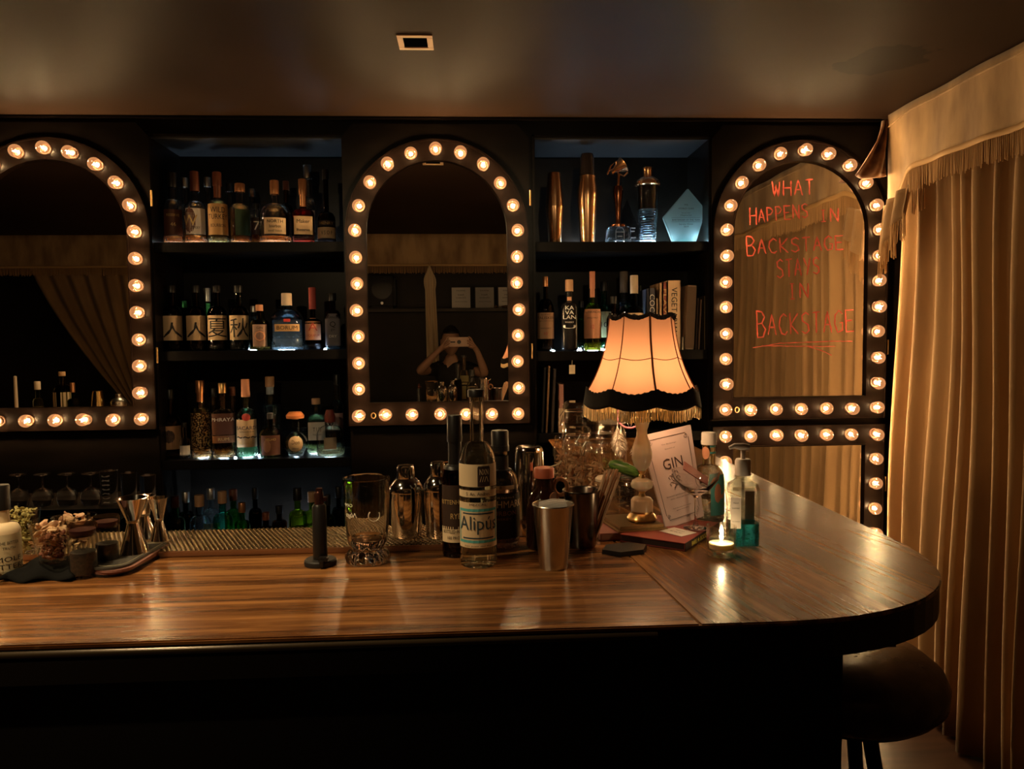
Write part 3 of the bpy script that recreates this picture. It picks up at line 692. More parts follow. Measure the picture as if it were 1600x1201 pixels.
SB_(475, 1, 280, 37, F, 'bourbon_bottle', 'square dark red bourbon bottle with cream label and dripping copper neck', G1, body=.56, sh=.1, sq=.5, liq=(dark_sp, .52), capm=capcopper, cap=.18, nr=.3, wrap=(.7, .98), wrapm=capcopper, g=glass('cherry', (.5, .06, .05)), lab=[(.16, .50, 1.5, labcream, [('Maker', .2, .72, ink, .7), ('Reserve', .15, .25, ink, .7)])])
SB_(483, 1, 258, 28, B_, 'tall_bottle', 'tall clear bottle standing highest on the upper shelf behind the red bourbon', G1, body=.55, sh=.14, liq=(clear_sp, .3), capm=steel, cap=.12, nr=.42, lab=[(.2, .5, 1.6, labwhite)])
SB_(511, 1, 265, 29, F, 'cognac_bottle', 'nearly black cognac bottle with a cream band at the end of the shelf', G1, body=.36, sh=.12, g=g_black, cap=.1, nr=.3, lab=[(.075, .24, 2.8, labcream, [('V S O P', .35, .5, ink, .45)]), (.26, .34, 2.6, labdark, [('HENRY', .5, .5, goldink, .6)])])
kan = [(271, '人', 'first calligraphy-labelled bottle, beside the large mirror'), (308, '人', 'calligraphy bottle with one long brush stroke, second in the row of four'), (341, '夏', 'dark bottle with the character for summer brushed on its cream label'), (375, '秋', 'dark bottle with the character for autumn brushed on its cream label')]
for i, (px, ch, lb) in enumerate(kan):
    SB_(px, 2, 446, 31, F, 'whisky_bottle', lb, G2, body=.58, sh=.16, g=g_black, cap=.08, nr=.34, lab=[(.17, .58, 2.5, labcream, [(ch, .78, .5, ink)] if i > 1 else [(ch, .62, .42, ink, .85)])])
SB_(326, 2, 450, 25, B_, 'whisky_bottle', 'bottle with silver and green foil neck behind the summer and brush-stroke labels', G2, body=.5, g=g_green, cap=.16, capm=capsilver, wrap=(.62, .9), wrapm=capgreen)
SB_(289, 2, 470, 25, B_, 'whisky_bottle', 'short green-capped bottle behind the first two calligraphy labels', G2, body=.5, g=g_dkgreen, capm=capgreen)
SB_(407, 2, 476, 32, 3.11, 'gin_bottle', 'small stout olive gin bottle with oval stamp label and pink stopper', G2, body=.60, sh=.16, g=g_olive, liq=(goldsp, .55), cap=.1, nr=.3, capm=labpink, lab=[(.08, .62, 1.5, mat('label_mauve', (.42, .26, .2), .6), [('GIN', .1, .85, ink, .4)]), (.18, .50, 1.0, mat('label_mauve2', (.30, .16, .13), .6), [('O', .8, .5, labpink)], {'oval': 1})])
SB_(398, 2, 478, 22, B_, 'clear_bottle', 'small clear bottle behind the stout olive gin', G2, body=.7, liq=(clear_sp, .5), g=g_blue, capm=capsilver, sq=.5)
SB_(450, 2, 458, 52, 3.135, 'gin_bottle', 'wide clear gin bottle lit blue-white from below with tan strip label', G2, body=.60, sh=.24, g=g_blue, liq=(glass('glow_gin', (.80, .92, 1.0), 0, 1.33), .62), cap=.16, nr=.26, capm=capcream, stopper=False, lab=[(.38, .53, 1.5, labtan, [('BORUM', .55, .5, ink, .8)]), (.58, .64, .4, mat('red_star', (.6, .05, .04), .5))], sq=.15)
SB_(440, 2, 468, 30, B_, 'clear_bottle', 'square clear bottle with boxy stopper behind the glowing gin', G2, body=.62, g=g_blue, liq=(clear_sp, .5), cap=.14, capm=g_black, nr=.4, sq=.6)
SB_(490, 2, 449, 29, F, 'whisky_bottle', 'dark bottle with ragged red wax cap and salmon label', G2, body=.55, sh=.12, g=g_black, cap=.26, capm=mat('wax_red', (.62, .12, .10), .55), capr=1.35, nr=.3, lab=[(.2, .68, 2.0, labpink, [('A', .36, .6, labred, .5), ('LIQUEUR', .12, .2, labred, .8)])])
SB_(521, 2, 458, 26, F, 'liqueur_bottle', 'slim dark bottle with grey arched label at the end of the calligraphy shelf', G2, body=.66, sh=.12, g=glass('smoky', (.25, .2, .22)), cap=.1, nr=.4, sq=.5, lab=[(.06, .70, 2.0, labblue, [('SAPPHIRE', .07, .88, ink, .8), ('Q', .2, .66, ink), ('gin', .1, .5, ink), ('DRY', .08, .3, whiteink)], {'arch': 1})])
SB_(269, 3, 608, 33, F, 'rum_bottle', 'dark wine-shaped rum bottle with cream label at the shelf end by the mirror', G3, body=.5, sh=.2, g=g_brown, liq=(red_sp, .6), cap=.1, nr=.28, lab=[(.14, .52, 2.4, mat('label_dusty', (.42, .24, .13), .6), []), (.24, .46, 1.1, labdark, [], {'oval': 1, 'turn': -.2})])
SB_(290, 3, 660, 18, 3.10, 'small_bottle', 'small clear bottle between the dark rum and the frosted gold bottle', G3, body=.5, liq=(clear_sp, .4), lab=[(.1, .4, 2, labwhite)])
SB_(316, 3, 594, 31, F, 'tequila_bottle', 'tall straight bottle with crackled golden coating and copper cap', G3, body=.68, sh=.05, liq=(amber, .62), cap=.12, nr=.36, capm=capcopper, wrap=(.82, .99), wrapm=capcopper, lab=[(.12, .66, 3.6, noise_col(mat('gold_crackle', rough=.35, metal=.7), (.05, .02, .01), (.85, .6, .3), (160, 160, 160), lo=.48, hi=.56))], sq=.0)
SB_(336, 3, 606, 26, B_, 'clear_bottle', 'clear bottle standing behind the crackled gold one', G3, body=.6, liq=(clear_sp, .3))
SB_(351, 3, 598, 37, 3.125, 'rum_bottle', 'squat rectangular rum bottle half full of amber with brown band', G3, body=.66, sh=.06, sq=.6, liq=(amber, .26), cap=.1, nr=.3, capm=brass, lab=[(.34, .66, 2.6, labbrown, [('PHRAYA', .16, .72, whiteink, .7)]), (.22, .33, 2.2, mat('label_umber', (.2, .08, .03), .6), [('RUM', .4, .5, goldink, .4)])])
SB_(366, 3, 604, 22, B_, 'clear_bottle', 'clear bottle with mottled neck behind the rectangular rum', G3, body=.55, liq=(clear_sp, .4), capm=capbrown)
SB_(387, 3, 592, 34, F, 'rum_bottle', 'clear rum bottle with green glow, salmon cap and black lettering under a red disc', G3, body=.57, sh=.18, g=g_palegreen, liq=(glass('mint_glow', (.5, .95, .62), 0, 1.34), .52), cap=.17, nr=.36, capm=mat('cap_salmon', (.78, .36, .22), .5), capr=1.1, lab=[(.15, .58, 2.3, labcream, [('BACARDI', .13, .70, mat('navy_ink', (.02, .02, .07), .5), .9), ('SUPERIOR RUM', .05, .56, ink, .6), ('~~~', .08, .36, ink, .9), ('BLANCA', .08, .14, goldink, .6)]), (.56, .68, .8, capred, [], {'oval': 1})])
SB_(425, 3, 588, 31, B_, 'tall_bottle', 'tall clear cylinder bottle with blue-white neck strip rising behind the olive flask', G3, body=.68, sh=.02, liq=(clear_sp, .4), cap=.1, nr=.38, capm=captan, wrap=(.85, .99), wrapm=mat('strip_blue', (.45, .55, .65), .5), g=g_blue)
SB_(424, 3, 645, 36, 3.10, 'liqueur_bottle', 'squat dark olive flask with brown label in front of the tall cylinder', G3, body=.52, sh=.22, g=g_olive, cap=.1, nr=.22, lab=[(.06, .56, 1.9, labbrown, [('VELHO', .12, .8, goldink, .5)]), (.12, .46, .7, mat('portrait_oval', (.25, .12, .07), .6), [], {'oval': 1, 'turn': -.35})])
SB_(463, 3, 643, 38, 3.11, 'tequila_bottle', 'round-bellied tequila bottle with orange mushroom stopper and oval label', G3, body=.66, dome=1, nr=.34, liq=(yel_sp, .4), cap=.16, capr=2.2, capm=caporange, stopper=True, lab=[(.12, .56, 1.3, labcream, [('Don', .26, .62, mat('label_brown'), .5), ('blanco', .12, .25, mat('navy_ink'), .4)], {'oval': 1})])
SB_(477, 3, 668, 28, 3.28, 'clear_bottle', 'low clear bottle behind the orange stopper, catching white light', G3, body=.72, sh=.2, liq=(clear_sp, .5))
SB_(496, 3, 622, 33, 3.20, 'tequila_bottle', 'squared pale yellow bottle with white label and etched neck', G3, body=.60, sh=.16, sq=.6, g=g_palegreen, liq=(yel_sp, .4), cap=.08, nr=.34, capm=captan, lab=[(.26, .62, 1.5, labwhite, [('T I E', .22, .6, ink, .45), ('TEQUILA', .1, .3, ink, .5)])])
SB_(517, 3, 640, 45, 3.11, 'tequila_bottle', 'low domed glass bottle with ball stopper in dark red', G3, body=.60, sh=.32, liq=(yel_sp, .2), cap=.28, nr=.22, capr=1.7, capm=mat('stopper_red', (.25, .05, .04), .5), stopper=True, lab=[(.22, .58, .9, mat('smoke_label', (.12, .10, .08), .5))])
SB_(529, 3, 585, 22, 3.25, 'tall_bottle', 'tall clear bottle at the post, rising behind the domed bottle', G3, body=.6, liq=(clear_sp, .5), g=g_blue, cap=.1, lab=[(.3, .55, 1.8, mat('label_rose', (.4, .25, .25), .6))])
low = [(275, 775, 30, 'capbrown', g_green, 'dim green bottle at the mirror end of the lowest ledge'), (292, 768, 26, 'cap_silver', g_dkgreen, 'dim bottle with bright silver cap on the lowest ledge'), (313, 773, 34, 'cap_tan', g_blue, 'pale clear bottle with tan cap on the lowest ledge'),
       (331, 762, 28, 'cap_silver', g_blue, 'clear bottle with white neck tab on the lowest ledge'), (349, 767, 32, 'cap_tan', g_teal, 'blue-green bottle with tall tan cap and red band'), (366, 764, 28, 'cap_brown', g_green, 'bright green bottle with dark brown cap'),
       (379, 785, 26, 'foil_copper', g_green, 'short green bottle with copper foil on the lowest ledge'), (400, 762, 22, 'black_plastic', g_black, 'black bottle with banded neck in the middle of the lowest ledge'), (416, 800, 26, 'cap_brown', g_black, 'short dark bottle with pinkish cap on the lowest ledge'),
       (437, 790, 26, 'black_plastic', g_brown, 'short brown bottle just before the yellow-green ones'), (466, 762, 30, 'black_plastic', g_yellow, 'clear-necked bottle with bright yellow-green contents'), (488, 768, 28, 'cap_tan', g_yellow, 'yellow-green bottle partly behind the black cylinder stand'),
       (513, 772, 22, 'black_plastic', g_dkgreen, 'very dark green bottle right of the black cylinder stand, seen on the lowest ledge'), (530, 760, 24, 'black_plastic', g_dkgreen, 'dark bottle behind the rim of the mixing glass on the lowest ledge')]
low[12] = low[12][:5]+('very dark green bottle between the cylinder stand and the mixing glass',)
for i, (px, top, w_, cm, g, lb) in enumerate(low):
    lab_ = [(.25, .45, 2.2, labred, [('RUM', .5, .5, goldink, .5)])] if i == 4 else [(.2, .5, 2.0, labwhite)] if i in (2, 3) else ()
    SB_(px, 4, top, w_, 3.09+(.10 if i % 2 else -.0), 'spirit_bottle', lb, G4, body=.62, sh=.14, g=g, liq=(yel_sp, .45) if g is g_yellow else None, capm=MATS[{'capbrown': 'cap_brown'}.get(cm, cm)], cap=.14, nr=.36, lab=lab_)
t = thing('ledge_light', 'small cool light disc at the back of the lowest ledge', 'shelf light', (PX(470, 830, 3.27), 3.27, ABZ))
lo('light_disc', [(0, 0.002), (0.03, 0.002), (0.03, 0.0005), (0, 0.0005)], puck_m, t, 20)
t = thing('ledge_light', 'small cool light disc behind the green bottles of the lowest ledge', 'shelf light', (PX(345, 830, 3.27), 3.27, ABZ))
lo('light_disc', [(0, 0.002), (0.03, 0.002), (0.03, 0.0005), (0, 0.0005)], puck_m, t, 20)

# upper right shelf: shakers, trophies
def base_at(px, z, Y, py=377): b = U(px, py, Y=Y); b.z = z+0.0008; return b
def hgt(px, top, Y, z): return U(px, top, Y=Y).z-z
PXM = 3.15/FPX
b = base_at(867, R1, 3.12); h = hgt(867, 271, 3.12, R1)
t = thing('shaker_pair', 'two-piece copper tin shaker with seam ring, first on the upper shelf of the shaker bay', 'cocktail shaker', b)
lo('lower_tin', [(0, 0.002), (.0245, 0), (.0265, .006), (.037, h*.50), (.0385, h*.50), (.0385, h*.525), (.037, h*.525)], copper, t)
lo('upper_tin', [(.0368, h*.526), (.0345, h*.66), (.0275, h*.985), (.026, h), (0, h)], copper, t)
b = base_at(918, R1, 3.12); h = hgt(918, 241, 3.12, R1)
t = thing('shaker', 'tall waisted copper shaker with dark glass set upside down in its mouth', 'cocktail shaker', b)
lo('copper_body', [(0, 0), (.029, 0), (.030, .008), (.039, h*.42), (.0415, h*.54), (.0395, h*.62), (.034, h*.70), (.034, h*.755), (.031, h*.755), (.031, h*.70), (0, h*.65)], copper, t)
lo('glass_top', [(.0305, h*.705), (.0305, h*.80), (.027, h*.97), (.024, h), (0, h)], mat('smoked_glass', (.03, .022, .02), .15), t)
b = base_at(966, R1, 3.13); h = hgt(966, 252, 3.13, R1)
t = thing('trophy', 'gold strainer and jigger trophy on a chunky clear glass block', 'trophy', b)
def tap(r, a, z): c, s = math.cos(a), math.sin(a); k = 1/((abs(c)**6+abs(s)**6)**(1/6)); return (r*c*k, r*s*k*.7, z)
lo('glass_block', [(0, 0.001), (.049, 0.001), (.0505, .006), (.047, .062), (.042, .068), (0, .068)], g_blue, t, 32, tap)
bm = bmesh.new(); put_text(bm, 'WORLD CLASS', lambda u, v: (u, -.0362, .045+v), w=.03, mi=0); put_text(bm, 'WINNER', lambda u, v: (u, -.0365, .028+v), w=.02, mi=0)
tube(bm, [(-.017, -.0365, .05), (-.010, -.0362, .062), (.010, -.0362, .062), (.017, -.0365, .05), (.017, -.037, .015), (.008, -.037, .008), (-.008, -.037, .008), (-.017, -.037, .015)], .0004, 4, True); finish('engraving', bm, whiteink, t, recalc=False)
lo('metal_foot', [(0, .0685), (.035, .0685), (.035, .078), (.012, .082), (.010, .10), (.014, .16), (.022, .21), (.018, .235), (0, .235)], mat('dark_copper', (.25, .10, .05), .2, 1.0), t)
bm = bmesh.new()
lathe(bm, [(.034, h), (.030, h-.004), (.010, h-.045), (.014, h-.06), (.0, h-.06)], 20)
for v in bm.verts: v.co = Matrix.Rotation(1.0, 3, 'Y') @ (v.co-Vector((0, 0, h-.04))) + Vector((-.012, 0, h-.035))
tube(bm, [(-.045, 0, h-.055), (-.03, 0, h-.02), (-.01, -.01, h-.003), (.0, 0, h-.05), (.025, 0, h-.06), (.04, 0, h-.045)], .004, 8)
tube(bm, [(0, 0, .235), (.004, 0, h-.05)], .006, 8); finish('jigger_figure', bm, copper, t, smooth=True)
t = thing('award_plaque', 'dark smoked glass award half hidden between the gold trophy and the crystal shaker', 'award', base_at(987, R1, 3.20))
bm = bmesh.new(); vs = [bm.verts.new((x, -.006, z)) for x, z in [(-.035, 0), (.040, 0), (.040, .06), (.0, .14), (-.02, .195), (-.045, .13)]]; bm.faces.new(vs)
r_ = bmesh.ops.extrude_face_region(bm, geom=bm.faces[:]); bmesh.ops.translate(bm, verts=[v for v in r_['geom'] if isinstance(v, bmesh.types.BMVert)], vec=(0, .012, 0)); finish('plaque', bm, glass('smoke_plate', (.35, .38, .42)), t)
bm = bmesh.new(); put_text(bm, 'WORLD', lambda u, v: (u+.002, -.0068, .075+v), w=.024, mi=0); put_text(bm, 'CLASS', lambda u, v: (u+.002, -.0068, .062+v), w=.018, mi=0); put_text(bm, 'FINALIST', lambda u, v: (u+.002, -.0068, .035+v), w=.03, mi=0); finish('lettering', bm, whiteink, t, recalc=False)
b = base_at(1012, R1, 3.12); h = hgt(1012, 262, 3.12, R1)
t = thing('crystal_shaker', 'cut glass shaker with ribbed lower half and copper lid', 'cocktail shaker', b)
rib = [(0, .001), (.030, .001)]
for i in range(14): z = .004+i*.0095; rr = .031+.0105*i/14; rib += [(rr+.0022, z+.002), (rr+.0022, z+.0055), (rr, z+.0075), (rr, z+.0095)]
rib += [(.0425, h*.5), (.0455, h*.76), (.0430, h*.76)]
lo('ribbed_glass', rib+[(.040, h*.5), (.036, .10), (.029, .012), (0, .012)], g_blue, t, 36)
lo('dark_contents', [(0, h*.45), (.0385, h*.45), (.0395, h*.52), (.0420, h*.75), (0, h*.75)], mat('dark_inside', (.012, .006, .004), .3), t)
lo('lid', [(.047, h*.755), (.051, h*.765), (.051, h*.785), (.045, h*.83), (.030, h*.865), (.019, h*.88), (.018, h*.95), (.021, h*.985), (.019, h), (0, h)], copper, t, 32)
b = base_at(1067, R1, 3.13); h = hgt(1067, 295, 3.13, R1)
t = thing('glass_award', 'five-sided pale aqua glass award with engraved lines of lettering', 'award', b)
PP = [(-.045, .006), (.052, .006), (.094, h*.61), (.018, h), (-.085, h*.48)]
bm = bmesh.new(); vs = [bm.verts.new((x, -.011, z)) for x, z in PP]; bm.faces.new(vs)
r_ = bmesh.ops.extrude_face_region(bm, geom=bm.faces[:]); bmesh.ops.translate(bm, verts=[v for v in r_['geom'] if isinstance(v, bmesh.types.BMVert)], vec=(0, .020, 0))
bmesh.ops.bevel(bm, geom=bm.edges[:], offset=.003, segments=2, affect='EDGES')
m = mat('frosted_aqua_glass', (.50, .82, .84), .45, 0, .55, 1.4); finish('plate', bm, m, t)
bm = bmesh.new()
for s, z, wd in [('PFB', .70, .014), ('WORLD CLASS', .635, .065), ('Bartender & Bar', .555, .035), ('Philippines Final', .51, .045), ('BARTENDER OF THE YEAR', .43, .115), ('Supreme Winner', .35, .06), ('2019', .31, .02)]:
    put_text(bm, s, lambda u, v: (u+.010, -.0118, h*z+v), w=wd, mi=0)
for z in (.47, .395): box(bm, -.05, .068, -.0118, -.0112, h*z, h*z+.0008)
finish('engraving', bm, mat('grey_engraving', (.10, .20, .22), .5), t, recalc=False)
bxo('glass_foot', -.05, .062, -.025, .03, 0.0, .006, g_teal, t)
# right shelf, malts
SB_(853, 12, 432, 28, 3.10, 'whisky_bottle', 'dark malt bottle with tan label headed in capitals, at the post by the middle mirror', G5, body=.56, sh=.22, g=g_black, cap=.1, nr=.26, capm=capcopper, lab=[(.18, .57, 2.6, mat('label_parchment', (.50, .30, .18), .6), [('ISLE OF SKYE', .05, .92, ink, .4), ('TALISKER', .10, .80, ink, .85), ('single malt scotch', .05, .68, ink, .8), ('WHISKY', .05, .40, ink, .5), ('10', .10, .2, labred, .15)])])
b = base_at(889, R2, 3.105, 545); h = hgt(889, 438, 3.105, R2)
SB_(890, 12, 437, 28, 3.105, 'whisky_bottle', 'matte black square-shouldered bottle with bold white stacked letters', G5, body=.70, sh=.08, sq=.3, g=mat('black_glaze', (.008, .007, .008), .25), cap=.12, nr=.38, capm=captan, lab=[(.40, .78, 1.9, mat('black_glaze'), [('KA\nVA\nLAN', .55, .55, whiteink, .72), ('WHISKY', .06, .14, whiteink, .5)]), (.80, .86, 1.4, labpink), (.35, .41, 1.7, mat('black_glaze'), [('U', .9, .5, whiteink, .8)])])
SB_(926, 12, 424, 29, F, 'whisky_bottle', 'tall malt bottle with salmon label over glowing green glass', G5, body=.50, sh=.22, g=g_yellow, liq=(goldsp, .18), cap=.16, nr=.26, capm=mat('capsule_salmon', (.62, .26, .16), .5), capr=1.25, wrap=(.80, .99), wrapm=mat('capsule_salmon'), lab=[(.18, .62, 2.5, labpink, [('GLENKINCHIE', .08, .90, ink, .8), ('SINGLE MALT', .05, .7, ink, .5), ('12', .12, .4, labred, .15)])])
SB_(908, 12, 470, 20, B_, 'whisky_bottle', 'green-tinted bottle behind the stacked-letter and salmon labels', G5, body=.6, g=g_green, capm=blackplastic)
SB_(944, 12, 440, 28, B_, 'whisky_bottle', 'teal bottle with pale green label behind the salmon-labelled malt', G5, body=.55, sh=.2, g=g_teal, liq=(yel_sp, .4), cap=.1, lab=[(.2, .62, 2.4, mat('label_sage', (.40, .38, .2), .6), [('10', .2, .5, ink, .3)])])
SB_(959, 12, 463, 24, 3.12, 'whisky_bottle', 'small dark brown bottle beside the scalloped rim of the lampshade', G5, body=.6, g=g_brown, lab=[(.2, .5, 2, labbrown, [('malt', .3, .5, whiteink, .6)])])
SB_(975, 12, 424, 34, B_, 'whisky_bottle', 'big-shouldered bottle with grey stopper and pale blue glints above the lamp', G5, body=.55, sh=.22, g=g_blue, cap=.2, nr=.32, capm=mat('cap_grey', (.22, .18, .15), .5))
SB_(991, 12, 430, 33, 3.12, 'whisky_bottle', 'green malt bottle with cream capsule and cream label rising over the lampshade', G5, body=.5, sh=.22, g=g_dkgreen, cap=.18, nr=.32, capm=capcream, lab=[(.2, .6, 2.4, labcream)])
SB_(1001, 12, 446, 16, 3.26, 'whisky_bottle', 'slim bottle with pale blue shoulder next to the first dark book', G5, body=.58, sh=.18, g=g_blue, cap=.1, nr=.34)
# books standing on the right shelf
def book(name, label, px0, px1, top, col, Y=3.08, z=R2, depth=.16, lean=0.0, text=None, pages=False, tcol=None, group='books at the end of the malt shelf', band=None, base=545):
    a = U(px0, base, Y=Y); c = U(px1, base, Y=Y); hh = U((px0+px1)/2, top, Y=Y).z-z
    wd = c.x-a.x-.0006; t = thing(name, label, 'book', ((a.x+c.x)/2, Y, z), 0, group); t.rotation_euler = (0, lean, 0)
    if lean: t.location.z += abs(math.sin(lean))*wd/2+.0003
    m = mat('cover_%s' % '_'.join('%02d' % int(v*99) for v in col), col, .5)
    bm = bmesh.new(); q = min(.003, wd*.2)
    box(bm, -wd/2, -wd/2+q, 0, depth, 0, hh); box(bm, wd/2-q, wd/2, 0, depth, 0, hh); box(bm, -wd/2, wd/2, 0, q, 0, hh)
    finish('cover', bm, m, t)
    bxo('pages', -wd/2+q, wd/2-q, q, depth-.003, .003, hh-.003, cream, t)
    if band:
        bxo('spine_band', -wd/2-.0002, wd/2+.0002, -.0006, .0, hh*band[0], hh*band[1], mat('band_%d' % int(band[2][0]*99), band[2], .5), t)
    if text:
        bm = bmesh.new(); put_text(bm, text, lambda u, v: (v, -.0011, hh*.55-u), w=hh*.7, h=None, mi=0)
        xs = max(abs(v.co.x) for v in bm.verts)
        for v in bm.verts: v.co.x *= min(1, wd*.40/xs)
        finish('spine_lettering', bm, tcol or ink, t, recalc=False)
    return t
for a in [('book', 'thin dark blue book first beside the bottles', 1014, 1024, 450, (.06, .06, .08), dict(text='COCKTAILS', tcol=whiteink)), ('book', 'narrow tan book, shorter than its neighbours', 1024.5, 1029, 466, (.30, .20, .12), {}),
          ('book', 'cream book beside the red and black spine', 1029.5, 1035, 442, (.50, .32, .18), {}), ('book', 'dark red book with brown lettering on the spine', 1035.5, 1042, 441, (.22, .05, .04), dict(text='FLAVOUR', tcol=goldink)),
          ('book', 'thick cream cookbook with large spine lettering', 1043, 1064, 438, (.62, .42, .26), dict(text='VEGETARIAN', band=(.0, .0, (.3, .2, .1)))),
          ('book', 'low pale booklet in the gap between the cookbook and the white book', 1065, 1069, 526, (.55, .45, .35), {}),
          ('book', 'white-spined book with grey stripe leaning slightly', 1070, 1084, 446, (.66, .50, .36), dict(lean=.045, band=(.02, .98, (.35, .24, .16)))),
          ('book', 'dark patterned book beside the leaning white one', 1085.5, 1089, 466, (.08, .05, .04), dict(lean=.045)), ('book', 'brown slim book second from the end', 1090.5, 1093.5, 468, (.35, .22, .15), dict(lean=.045)),
          ('book', 'olive book with mottled spine, last before the written mirror', 1099, 1104, 462, (.14, .10, .05), {})]:
    book(a[0], a[1], a[2], a[3], a[4], a[5], **a[6])
for a in [('folder', 'black folder leaning at the post, thinnest of the three', 845, 850, 574, (.012, .01, .01), dict(lean=.05)), ('folder', 'black folder with pale edge leaning under the malt shelf', 852, 856, 572, (.30, .17, .08), dict(lean=.05)), ('folder', 'black folder standing upright behind the jars', 860, 866, 576, (.02, .014, .012), dict(lean=.05)),
          ('book', 'pinkish book spine with red foot behind the jars', 873, 882, 600, (.25, .12, .10), dict(band=(0, .5, (.35, .05, .05))))]:
    book(a[0], a[1], a[2], a[3], a[4], a[5], z=R3, Y=3.06, group='folders and books on the lowest shelf', base=672, **a[6])
for i, (x, y) in enumerate([(894, 577), (1068, 568)]):
    p = U(x, y, Y=WY-.001)
    if i == 0:
        t = thing('hanging_tag', 'small cream paper tag hanging under the malt shelf', 'tag', p); p2 = 0
        bxo('card', -.012, .012, 0, .0015, -.018, .018, cream, t); tubo('string', [(0, 0, .016), (0, 0, .045)], .0006, cream, t, 5)

# ---------------------------------------------------------------- velvet valances and curtains
def cloth(name, fn, nu, nv, m, parent=None, thick=0.004, smooth=True):
    """a sheet fn(u, v) with real thickness"""
    bm = bmesh.new(); G = [[bm.verts.new(fn(i/nu, j/nv)) for i in range(nu+1)] for j in range(nv+1)]
    for j in range(nv):
        for i in range(nu): bm.faces.new((G[j][i], G[j][i+1], G[j+1][i+1], G[j+1][i])).smooth = True
    o = finish(name, bm, m, parent, smooth=False, recalc=False)
    if thick:
        sd = o.modifiers.new('thickness', 'SOLIDIFY'); sd.thickness = thick; sd.offset = 0
    return o
def fringe(name, path, drop, m, parent=None, step=0.0065, wid=0.0036, seed=1):
    """twisted tassel strands hanging from a line of points"""
    rnd = random.Random(seed); bm = bmesh.new()
    for a, b_ in zip(path, path[1:]):
        a = Vector(a); b_ = Vector(b_); L = (b_-a).length; k = max(1, int(L/step)); d = (b_-a).normalized()
        for i in range(k):
            p = a.lerp(b_, (i+.5)/k); dr = drop*(0.88+0.22*rnd.random()); off = Vector((rnd.uniform(-1, 1), rnd.uniform(-1, 1), 0))*0.003
            pts = [p, p+Vector((0, 0, -dr*.5))+off*.5, p+Vector((0, 0, -dr))+off]
            tube(bm, pts, [wid*.45, wid*.5, wid*.55], 4)
    return finish(name, bm, m, parent, smooth=True)
fabric_dk = noise_col(mat('velvet_curtain', rough=0.8, sheen=0.2), (0.24, 0.14, 0.064), (0.35, 0.215, 0.100), (6, 6, 1.5))
fringe_m = mat('fringe_thread', (0.42, 0.25, 0.11), 0.7)
VX = 1.650; VT = CEIL-0.002; VB = 2.098; VEND = 2.972
val = thing('velvet_valance', 'golden brown velvet valance with long fringe, hung from the ceiling beside the bar', 'valance', (VX, 1.2, CEIL))
O = Vector((VX, 1.2, CEIL))
y0v, y1v = -0.62, VEND
def vfn(u, v):
    y = y0v+(y1v-y0v)*u; z = VT+(VB-VT)*v
    end = max(0, (y-2.75)/(y1v-2.75))
    x = VX+0.006*math.sin(y*31)*v+0.004*math.sin(y*17+1)+0.010*v*math.sin(y*9)
    z -= 0.16*end**2*v                                      # the corner sags down
    return Vector((x, y, z))-O
cloth('drop', vfn, 160, 10, fabric, val, 0.005)
bm = bmesh.new()
tube(bm, [Vector(vfn(i/60, 0.12))+Vector((-.005, 0, 0)) for i in range(61)], 0.0035, 6); finish('seam_cord', bm, fabric, val, smooth=True)
def trimband(u, v): p = Vector(vfn(u, 1.0)); return p+Vector((-0.005, 0, 0.014-0.020*v))
cloth('trim_band', trimband, 160, 2, mat('gold_trim', (0.50, 0.31, 0.14), 0.6), val, 0.003)
fringe('fringe', [Vector(vfn(i/80, 1.0))+Vector((-0.004, 0, -0.003)) for i in range(81)], 0.078, fringe_m, val)
def tail(u, v):                                              # the gathered end hanging by the mirror
    y = 2.80+0.16*u; z = (VB-0.06)-0.05*u-0.20*v*(0.5+0.5*u)
    return Vector((VX-0.012+0.018*math.sin(u*16)-0.02*v, y, z))-O
cloth('gathered_end', tail, 28, 8, fabric, val, 0.005)
fringe('end_fringe', [Vector(tail(i/28, 1.0)) for i in range(29)], 0.085, fringe_m, val, step=0.005, seed=3)
fringe('inner_fringe', [Vector(tail(0.05, .2))+Vector((.01, 0, 0)), Vector(tail(0.05, .2))+Vector((.05, -.02, 0.01))], 0.08, fringe_m, val, seed=5)
def flap(u, v):                                              # the short return facing the seats
    z = VT-0.02-(0.215)*v
    xl = VX-0.015-0.115*(v**1.3); xr = VX-0.001
    return Vector((xl+(xr-xl)*u, 2.985-0.015*math.sin(u*9+v*3)-0.02*v, z-0.012*math.sin(u*PI)*v))-O
cloth('side_flap', flap, 16, 12, noise_col(mat('velvet_crushed', rough=.7, sheen=.3), (.10, .045, .03), (.30, .155, .08), (14, 14, 14), lo=.4, hi=.6), val, 0.006)
# long curtain along the side
cur = thing('velvet_curtain', 'floor-length golden brown velvet curtain in deep folds at the side of the bar', 'curtain', (1.76, 1.2, 0))
O2 = Vector((1.76, 1.2, 0)); rnd = random.Random(11)
folds = []; y = -0.6
while y < 3.02: wv = rnd.uniform(0.06, 0.135); folds.append((y, wv, rnd.uniform(0.05, 0.095))); y += wv
def cfn(u, v):
    y = -0.6+(2.985+0.6)*u; z = (VT-0.02)*(1-v)+0.012*v
    for (a, wv, am) in folds:
        if a <= y < a+wv: s = (1-math.cos(2*PI*(y-a)/wv))/2; x = am*s**1.5*(.8+.2*v); break
    else: x = 0
    k = 0.75+0.35*v
    return Vector((1.765-x*k+0.012*math.sin(y*7+v*3)+0.008*math.sin(v*9+y*4), y+0.02*math.sin(v*4+y*11)*v, z))-O2
cloth('folds', cfn, 520, 14, fabric_dk, cur, 0.0)
# hem and outer face give the sheet its body
cur.children[0].modifiers.new('thickness', 'SOLIDIFY').thickness = 0.005

